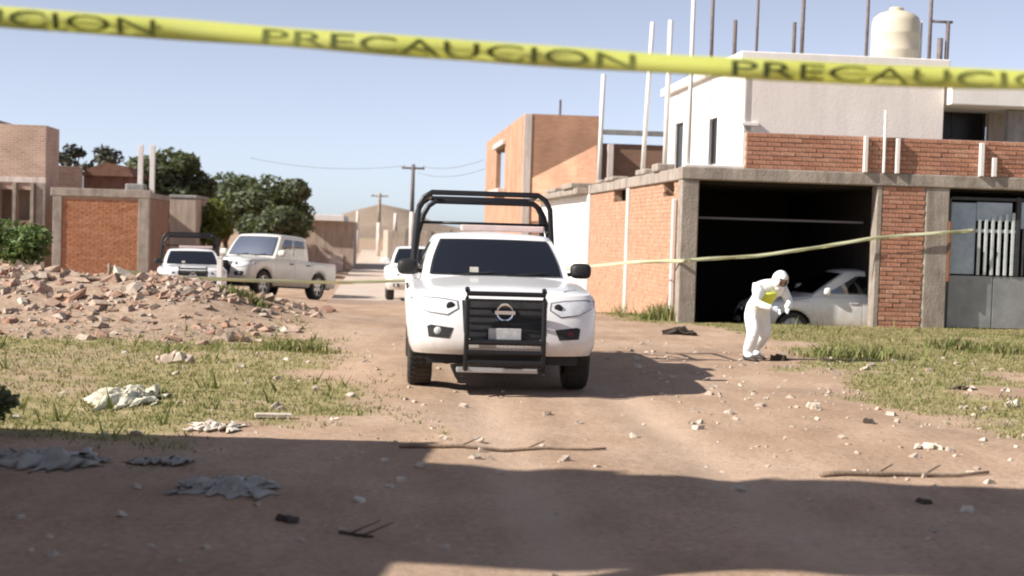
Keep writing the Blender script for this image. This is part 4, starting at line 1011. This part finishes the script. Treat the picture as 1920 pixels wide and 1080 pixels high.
# ================================================================== RUBBLE AND LITTER
mb = MB(); k = 0
while k < 3000:
    x, y = random.uniform(-12, -3.2), random.uniform(18.6, 28)
    mm_ = float(mound(x, y)); pr = min(1, mm_*1.6)*(.12+.88*float(sm(.42, .6, fbm(x*.9+71, y*.9, 3))))
    if x < -3.2 and 18.8 < y < 22 and random.random() < .10: pr = max(pr, .5)
    if random.random() > pr: continue
    s = random.choice([.04, .05, .05, .06, .07, .08, .1, .13, .18])*random.uniform(.7, 1.2); k += 1
    if random.random() < .4: s3 = (min(s*1.6, .26), s*.75, s*.45)
    else: s3 = (s*1.2, s, s*.6)
    chunk(mb, (x, y, tz(x, y)+s3[2]*.15), s3)
for _ in range(36):
    x, y = random.gauss(-7.2, 2.0), random.gauss(23.4, 1.2)
    if random.random() < .5: chunk(mb, (x, y, tz(x, y)+.02), (random.uniform(.25, .55), random.uniform(.2, .4), random.uniform(.06, .14)), jag=.35)
    else: chunk(mb, (x, y, tz(x, y)+.03), (.25, .12, .08), jag=.05)
tag(mb.build('rubble_heap', rubble_mat), 'heap of broken brick and earth rubble on the left verge', 'rubble', kind='stuff')
mb = MB()
for _ in range(620):
    if random.random() < .5: x, y = random.uniform(1.5, 6.5), random.uniform(9.6, 20)
    else: x, y = random.uniform(-5, 3), random.uniform(6.6, 22)
    s = random.choice([.02, .025, .03, .04, .06])*random.uniform(.7, 1.3)
    if x > 3 and random.random() < .05: s *= 1.5
    chunk(mb, (x, y, tz(x, y)+s*.12), (s*1.3, s, s*.7))
tag(mb.build('gravel', stone_mat), 'loose stones and pebbles scattered over the dirt', 'gravel', kind='stuff')
def rock(px, py, wpx, hpx, m_, name, label, cat, flat=.6, n=5):
    p = on(px, py); sc = (p.y)/F; w_ = wpx*sc; h_ = max(.03, hpx*sc*1.0)
    mb = MB()
    for i in range(n):
        u = (i+.5)/n-.5; hs = h_*random.uniform(.55, 1)*(1-abs(u)*.7)
        x, y = p.x+u*w_*.8, p.y+random.uniform(-.2, .2)*w_*flat
        chunk(mb, (x, y, tz(x, y)+hs*.4), (w_/n*1.9, w_*flat*random.uniform(.35, .7), hs))
    o = mb.build(name, m_, None, bev=.006); return tag(o, label, cat)
rock(440, 640, 52, 26, rubble_mat, 'stone_lump', 'brownish lump of rubble on grass right of the heap', 'stone')
rock(330, 680, 60, 30, stone_mat, 'stone_lump', 'dark-shadowed pile of broken stone on the left grass', 'stone')
rock(527, 622, 48, 12, pale_stone, 'pale_block', 'bright pale block lying by the lane left of the pickup', 'block', .5, 3)
rock(1278, 628, 66, 18, dark_debris, 'debris_pile', 'dark flat debris at the foot of the garage corner column', 'debris')
rock(1462, 676, 34, 16, dark_debris, 'debris_pile', 'small dark lump just right of the bending person', 'debris', .6, 3)
rock(1528, 768, 22, 20, pale_stone, 'stone', 'upright pale stone on dirt below the bending person', 'stone', .6, 2)
rock(1632, 794, 20, 14, dark_debris, 'stone', 'dark stone among pale gravel on the right', 'stone', .6, 2)
rock(1740, 842, 60, 14, pale_stone, 'stone', 'row of pale stones at the right grass edge', 'stone', .5, 5)
rock(1732, 944, 24, 14, dark_debris, 'stone', 'dark stone lying in the foreground shadow at the right', 'stone', .6, 2)
rock(1800, 730, 60, 9, dark_debris, 'branch_litter', 'dark flat litter on the right grass', 'litter', .3, 3)
rock(540, 978, 40, 20, dark_debris, 'stone', 'dark clod in the foreground shadow left of centre', 'stone', .6, 3)
rock(1895, 762, 22, 16, pale_stone, 'stone', 'pale stone on grass near the right edge', 'stone', .6, 2)
rock(625, 787, 16, 9, pale_stone, 'stone', 'small pale stone on the left grass near the lane', 'stone', .6, 2)
rock(60, 512, 90, 22, pale_stone, 'broken_slab', 'pale broken slabs on top of the heap under the shrub', 'rubble', .4, 4)
def sheet(px, py, wpx, dpx, m_, name, label, cat, hgt=.05, seed=1):
    """a crumpled sheet lying on the ground"""
    p = on(px, py); sc = p.y/F; w_ = wpx*sc; p2 = on(px, py-dpx); d_ = (Vector((p2.x-p.x, p2.y-p.y))).length
    rs = np.random.default_rng(seed); nu, nv = 26, 16; rows = []
    ph = rs.uniform(0, 6.28, 6); rag = .55+.75*rs.random(nu); rag2 = .9+.2*rs.random(nv)
    for j in range(nv):
        row = []
        for i in range(nu):
            u, v = i/(nu-1)-.5, j/(nv-1)-.5
            ed = 1+.25*math.sin(7*u+ph[0])+.2*math.sin(13*v+ph[1])
            x = p.x+u*w_*(1+.18*math.sin(9*v+ph[2]))*rag2[j]; y = p.y+v*d_*ed*(1-1.2*abs(u)**2)*rag[i]+.04*math.sin(31*u)
            z = tz(x, y)+.008+hgt*abs(math.sin(9*u+5*v+ph[3])*math.sin(7*v-6*u+ph[4]))*(1-(2*abs(v))**4)*(1-(2*abs(u))**4)+hgt*.45*rs.random()*(1-(2*abs(v))**6)
            row.append((x, y, z))
        rows.append(row)
    o = MB().grid(rows).build(name, m_, None, True); s_ = o.modifiers.new('thick', 'SOLIDIFY'); s_.thickness = .004; return tag(o, label, cat)
sheet(238, 748, 115, 24, cloth_pale, 'crumpled_cloth', 'crumpled pale yellowish cloth on the left grass', 'cloth', .09, 2)
sheet(85, 866, 190, 24, plastic_grey, 'plastic_sheet', 'grey plastic sheet in shadow at the left edge', 'sheet', .07, 3)
sheet(425, 916, 170, 26, plastic_grey, 'plastic_sheet', 'grey flattened sheet in shadow, right of the left-edge one', 'sheet', .04, 4)
sheet(300, 868, 110, 12, plastic_grey, 'plastic_sheet', 'narrow grey strip in shadow between the two larger sheets', 'sheet', .03, 5)
sheet(405, 803, 90, 16, pale_stone, 'plaster_scrap', 'pinkish plaster scrap at the edge of the shadow, left', 'litter', .03, 7)
def plank(px0, py0, px1, py1, wd, th_, m_, name, label, cat, lift=.0, tubep=False):
    a, b = on(px0, py0), on(px1, py1); n = 10; mb = MB()
    if tubep:
        pts = [a.lerp(b, i/n) for i in range(n+1)]; pts = [Vector((q.x+random.uniform(-.02, .02), q.y+random.uniform(-.02, .02), tz(q.x, q.y)+th_*.8)) for q in pts]
        mb.tube(pts, [th_*(1-.5*i/n) for i in range(n+1)], 6)
        for i in (3, 6): mb.tube([pts[i], pts[i]+Vector((.15, .12, .05))], [th_*.5, th_*.2], 5)
    else:
        d = (b-a).normalized(); s = Vector((-d.y, d.x, 0)).normalized()*wd/2; u = Vector((0, 0, th_)); z = Vector((0, 0, lift+.01))
        v = [a-s+z, a+s+z, b+s+z, b-s+z]; mb.add(v+[q+u for q in v], [(0, 3, 2, 1), (4, 5, 6, 7), (0, 1, 5, 4), (1, 2, 6, 5), (2, 3, 7, 6), (3, 0, 4, 7)])
    return tag(mb.build(name, m_, None, tubep), label, cat)
plank(478, 784, 546, 785, .10, .03, pale_stone, 'board', 'short pale board on grass above the shadow edge', 'board')
plank(745, 840, 1140, 844, .05, .018, wood_grey, 'stick', 'long thin dark stick on dirt just above the shadow', 'stick', 0, True)
plank(1540, 894, 1852, 890, .05, .022, wood_grey, 'stick', 'long crooked stick on dirt at the right, near the shadow', 'stick', 0, True)
plank(205, 508, 335, 516, .16, .04, pale_stone, 'board', 'pale board lying on the crest of the rubble heap', 'board', .05)
plank(640, 1000, 700, 1010, .03, .012, dark_debris, 'stick', 'short dark twig in the shadow, lower centre left', 'stick', 0, True)
# ================================================================== CORDON TAPE
def ribbon(pts, hgt, name, m_, label, twist=0, thick=.0012):
    rows = [[], []]
    for i, p in enumerate(pts):
        d = (pts[min(i+1, len(pts)-1)]-pts[max(i-1, 0)]).normalized(); side = d.cross(Vector((0, 0, 1))).normalized(); n_ = side.cross(d).normalized()
        tw = twist*math.sin(i*.35); u = n_*math.cos(tw)+side*math.sin(tw)
        rows[0].append(p-u*hgt/2); rows[1].append(p+u*hgt/2)
    o = MB().grid(rows).build(name, m_, None, True); s_ = o.modifiers.new('thick', 'SOLIDIFY'); s_.thickness = thick
    return tag(o, label, 'barrier tape')
TD = 4.7
def tp(px, py):
    d = ray(px, py); t = TD/d.y; return d*t+Vector((0, 0, CAMH))
kx = [-1500, -700, 0, 400, 700, 1000, 1280, 1600, 1920, 2200, 2500]; ky = [-95, -25, 32, 60, 82, 104, 122, 140, 151, 157, 160]
def tyy(px): return float(np.interp(px, kx, ky))
def tsm(px): return sum(tyy(px+o_) for o_ in (-180, -90, 0, 90, 180))/5
pts = [tp(px, tsm(px)) for px in np.arange(-1440, 2480, 40)]
tape = ribbon(pts, .070, 'barrier_tape', tape_yel, 'long yellow lettered cordon tape stretched across the top foreground', .38)
def tape_text(px0, px1, body):
    cu = bpy.data.curves.new('lettering', 'FONT'); cu.body = body; cu.size = 1; cu.resolution_u = 3
    to = bpy.data.objects.new('tmp', cu); C.objects.link(to); dg = bpy.context.evaluated_depsgraph_get(); me = bpy.data.meshes.new_from_object(to.evaluated_get(dg)); bpy.data.objects.remove(to)
    vx = [v.co.x for v in me.vertices]; x0, x1 = min(vx), max(vx); vy = [v.co.y for v in me.vertices]; y0, y1 = min(vy), max(vy)
    bm = bmesh.new(); bm.from_mesh(me)
    bmesh.ops.subdivide_edges(bm, edges=[e for e in bm.edges if e.calc_length() > .2], cuts=2)
    for v in bm.verts:
        px = px0+(v.co.x-x0)/(x1-x0)*(px1-px0); c = tp(px, tsm(px)); i = (px+1440)/40
        tw = .38*math.sin(i*.35); h_ = ((v.co.y-y0)/(y1-y0)-.5)*.052
        v.co = c+Vector((0, -math.sin(tw)*h_-.004, h_*math.cos(tw)))
    bm.to_mesh(me); bm.free(); me.materials.clear(); o = link('lettering', me, tape_ink, tape); return o
for a, b in ((-400, 292), (492, 1190), (1372, 2070)): tape_text(a, b, 'PRECAUCION')
pp = thing('wooden_post', 'wooden post right of the photo that holds the yellow cordon tape', 'post', (2.72, TD+.05, tz(2.7, TD)), 0)
MB().tube([(0, 0, -.3), (.01, 0, 1.2), (0, .01, 2.35)], [.055, .05, .045], 8).build('shaft', wood_grey, pp, True)
def tapeline(keys, name, label, sag=.0, n=14):
    pts = []
    for a, b in zip(keys[:-1], keys[1:]): pts += [a.lerp(b, i/n)-Vector((0, 0, sag*4*(i/n)*(1-i/n))) for i in range(n)]
    return ribbon(pts+[keys[-1]], .07, name, tape_pale, label, .5)
fb = Bc-.10
tapeline([PW(1282, 489, fb-.05), PW(1300, 487, fb), PW(1420, 480, fb), PW(1540, 463, fb), PW(1640, 446, fb), PW(1760, 437, fb), PW(1828, 432, fb+.15)], 'barrier_tape', 'thin pale cordon tape sagging across the garage mouth to the gate')
tapeline([PW(205, 506, 24.5), PW(330, 520, 25.5), PW(480, 526, 27), PW(640, 530, 29), PW(900, 520, 29.5), PW(1180, 492, 27.5), PW(1282, 489, fb-.05)], 'barrier_tape', 'low pale cordon tape from the rubble heap past the dusty white pickup')
stp = PW(205, 503, 24.5); g_ = tz(stp.x, stp.y); sk = thing('stake', 'short dark stake on the rubble heap holding the low tape', 'stake', (stp.x, stp.y, g_), 0)
MB().tube([(0, 0, -.15), (0, 0, stp.z-g_+.08)], .03, 7).build('shaft', wood_grey, sk, True)
q_ = PW(412, 522, 30); g_ = tz(q_.x, q_.y); q1 = PW(412, 484, 30)
wp = thing('marker_post', 'short white post standing between the two white pickups at left', 'post', (q_.x, q_.y, g_), 0)
MB().box(-.05, .05, -.05, .05, -.1, q1.z-g_).build('shaft', white_steel, wp, bev=.008); MB().box(-.06, .06, -.06, .06, q1.z-g_+.002, q1.z-g_+.03).build('cap', white_steel, wp, bev=.008)

# ================================================================== PERSON
def skin_obj(name, chains, m_, parent, sub=2, root=0):
    vs, es, rs = [], [], []; idx = {}
    for ch in chains:
        prev = None
        for key, p, r in ch:
            if key not in idx: idx[key] = len(vs); vs.append(p); rs.append(r)
            if prev is not None: es.append((prev, idx[key]))
            prev = idx[key]
    me = bpy.data.meshes.new(name); me.from_pydata(vs, es, []); o = bpy.data.objects.new(name, me); C.objects.link(o)
    sk_ = o.modifiers.new('skin', 'SKIN'); sk_.use_smooth_shade = True
    if not me.skin_vertices: 
        bm = bmesh.new(); bm.from_mesh(me); bm.verts.layers.skin.verify(); bm.to_mesh(me); bm.free()
    for i, r in enumerate(rs):
        d = me.skin_vertices[0].data[i]; d.radius = r if isinstance(r, tuple) else (r, r); d.use_root = (i == root)
    s = o.modifiers.new('sub', 'SUBSURF'); s.levels = s.render_levels = sub
    dg = bpy.context.evaluated_depsgraph_get(); me2 = bpy.data.meshes.new_from_object(o.evaluated_get(dg)); bpy.data.objects.remove(o)
    me2.materials.clear(); return link(name, me2, m_, parent, True)
pl_ = on(1422, 676); per = thing('person', 'person in white hooded coverall with yellow-green front, bending over near the garage', 'person', pl_, R(24))
# local: faces -Y; stride with bent knees, trunk pitched forward, arms gathered in front of the chest
pel = (0, .10, .68)
body = [
    [('pel', pel, (.155, .13)), ('waist', (0, .0, .80), (.14, .115)), ('chest', (.01, -.13, .93), (.20, .15)), ('upper', (.015, -.22, 1.01), (.17, .125)), ('neck', (.02, -.29, 1.05), .07), ('skull', (.025, -.34, 1.075), .075)],
    [('pel', pel, .15), ('hipL', (-.10, .08, .62), .115), ('kneeL', (-.15, -.10, .36), .092), ('shinL', (-.155, -.02, .2), .088), ('ankL', (-.16, .03, .085), .07), ('toeL', (-.17, -.10, .045), .045)],
    [('pel', pel, .15), ('hipR', (.10, .10, .62), .115), ('kneeR', (.13, .06, .36), .092), ('shinR', (.125, .20, .22), .088), ('ankR', (.12, .30, .10), .07), ('toeR', (.13, .18, .05), .045)],
    [('upper', (.015, -.22, 1.01), .14), ('shL', (-.16, -.20, .99), .075), ('elL', (-.235, -.26, .78), .058), ('foL', (-.17, -.36, .74), .05), ('wrL', (-.10, -.43, .72), .042)],
    [('upper', (.015, -.22, 1.01), .14), ('shR', (.19, -.20, .99), .075), ('elR', (.265, -.27, .80), .058), ('foR', (.19, -.37, .755), .05), ('wrR', (.12, -.43, .735), .042)],
]
skin_obj('body', body, suit_white, per)
for s, wx_, wz in ((-1, -.10, .72), (1, .12, .735)):
    w0 = Vector((wx_, -.43, wz)); d = Vector((-s*.55, -.75, -.35)).normalized(); sd = Vector((-s*.2, .3, -.9)).normalized(); nn = d.cross(sd)
    ch = [[('w', tuple(w0), .03), ('p', tuple(w0+d*.05), (.038, .024))]]
    for i, (o_, L_) in enumerate(((-.027, .062), (-.009, .072), (.009, .068), (.026, .055))):
        k = w0+d*.085+sd*o_; ch.append([('p', None, None), (f'k{i}', tuple(k), .011), (f'm{i}', tuple(k+d*L_*.5+nn*s*.012), .0095), (f't{i}', tuple(k+d*L_*.75+nn*s*.035), .008)])
    ch.append([('p', None, None), ('th0', tuple(w0+d*.045-sd*.04), .012), ('th1', tuple(w0+d*.085-sd*.055+nn*s*.01), .010)])
    skin_obj('glove', ch, mat('glove_blue' if s < 0 else 'glove_blue2', (.50, .56, .62), None, rough=.5, bump=.1), per)
for s, p_, in ((-1, (-.17, -.03, .0)), (1, (.125, .24, .0))):
    mb = MB(); rows = []
    for y, w_, h_ in ((.10, .03, .05), (.08, .045, .085), (.02, .048, .085), (-.06, .05, .07), (-.13, .048, .055), (-.17, .03, .04), (-.18, .01, .025)):
        rows.append([Vector(p_)+Vector((w_*math.cos(a), y, max(.0, h_*(.5+.5*math.sin(a))))) for a in np.linspace(0, 6.283, 14, endpoint=False)])
    mb.grid(rows, True); mb.build('shoe', shoe_mat, per, True)
# head inside the hood, chin down
hc = Vector((.03, -.385, 1.085)); hr = Matrix.Rotation(R(38), 3, 'X')
def headmesh(rad, face, nu=28, nv=20):
    rows = []
    for j in range(nv+1):
        th = math.pi*j/nv; row = []
        for i in range(nu):
            ph = 2*math.pi*i/nu; d = Vector((math.sin(th)*math.sin(ph), -math.sin(th)*math.cos(ph), math.cos(th)))
            p = Vector((d.x*rad[0], d.y*rad[1], d.z*rad[2]))
            if d.z < 0: p.x *= 1-.25*d.z*d.z; p.y *= 1-.08*d.z*d.z
            if face and d.y < -.3:
                x, z = p.x, p.z
                p.y -= .022*math.exp(-(x/.014)**2-((z+.012)/.03)**2)+.010*math.exp(-(x/.028)**2-((z+.062)/.012)**2)+.012*math.exp(-(x/.03)**2-((z+.098)/.018)**2)
                for s in (-1, 1): p.y += .014*math.exp(-((x-s*.032)/.018)**2-((z-.018)/.012)**2)
                p.y -= .007*math.exp(-(x/.05)**2-((z-.04)/.010)**2)
            row.append(hc+hr @ p)
        rows.append(row)
    return rows
hd = MB().grid(headmesh((.074, .092, .112), True), True).build('head', skin_mat, per, True)
mb = MB()
for s in (-1, 1):
    c = hc+hr @ Vector((s*.032, -.080, .018)); mb.lathe([(0, -.011), (.008, -.008), (.011, 0), (.008, .008), (0, .011)], 10, 'z', c)
mb.build('eyes', mat('eye_dark', (.03, .02, .015), None, rough=.3, bump=0), hd, True)
mb = MB(); rows = headmesh((.100, .118, .135), False)
nr = len(rows)
v = [p for r in rows for p in r]; fs = []
for i in range(nr-1):
    for j in range(28):
        q = [i*28+j, i*28+(j+1) % 28, (i+1)*28+(j+1) % 28, (i+1)*28+j]
        c = sum((hr.transposed() @ (v[t]-hc) for t in q), Vector())/4
        if c.y < -.065 and abs(c.x) < .06 and -.10 < c.z < .075: continue
        fs.append(tuple(q))
mb.add(v, fs); ho = mb.build('hood', suit_white, per, True); ho.modifiers.new('thick', 'SOLIDIFY').thickness = .006
mb = MB(); mrows = []
for j in range(6):
    row = []
    for i in range(9):
        ph = (i/8-.5)*1.9; z = -.105+.085*j/5; rr = .078*(1-.25*((z+.02)/.11)**2); row.append(hc+hr @ Vector((math.sin(ph)*rr, -math.cos(ph)*(rr+.033), z)))
    mrows.append(row)
mb.grid(mrows); fm = mb.build('face_mask', suit_white, per, True); fm.modifiers.new('thick', 'SOLIDIFY').thickness = .004
# yellow-green bib on the front of the suit
rows = []
for j in range(9):
    t = j/8; cpt = Vector((.0, -.155, .72)).lerp(Vector((.0, -.335, .915)), t); row = []
    for i in range(9):
        u = i/4-1; row.append(cpt+Vector((u*.115*(1-.15*t)-.02, .07*u*u, .0)))
    rows.append(row)
bi = MB().grid(rows).build('bib', suit_yellow, per, True); bi.modifiers.new('thick', 'SOLIDIFY').thickness = .01
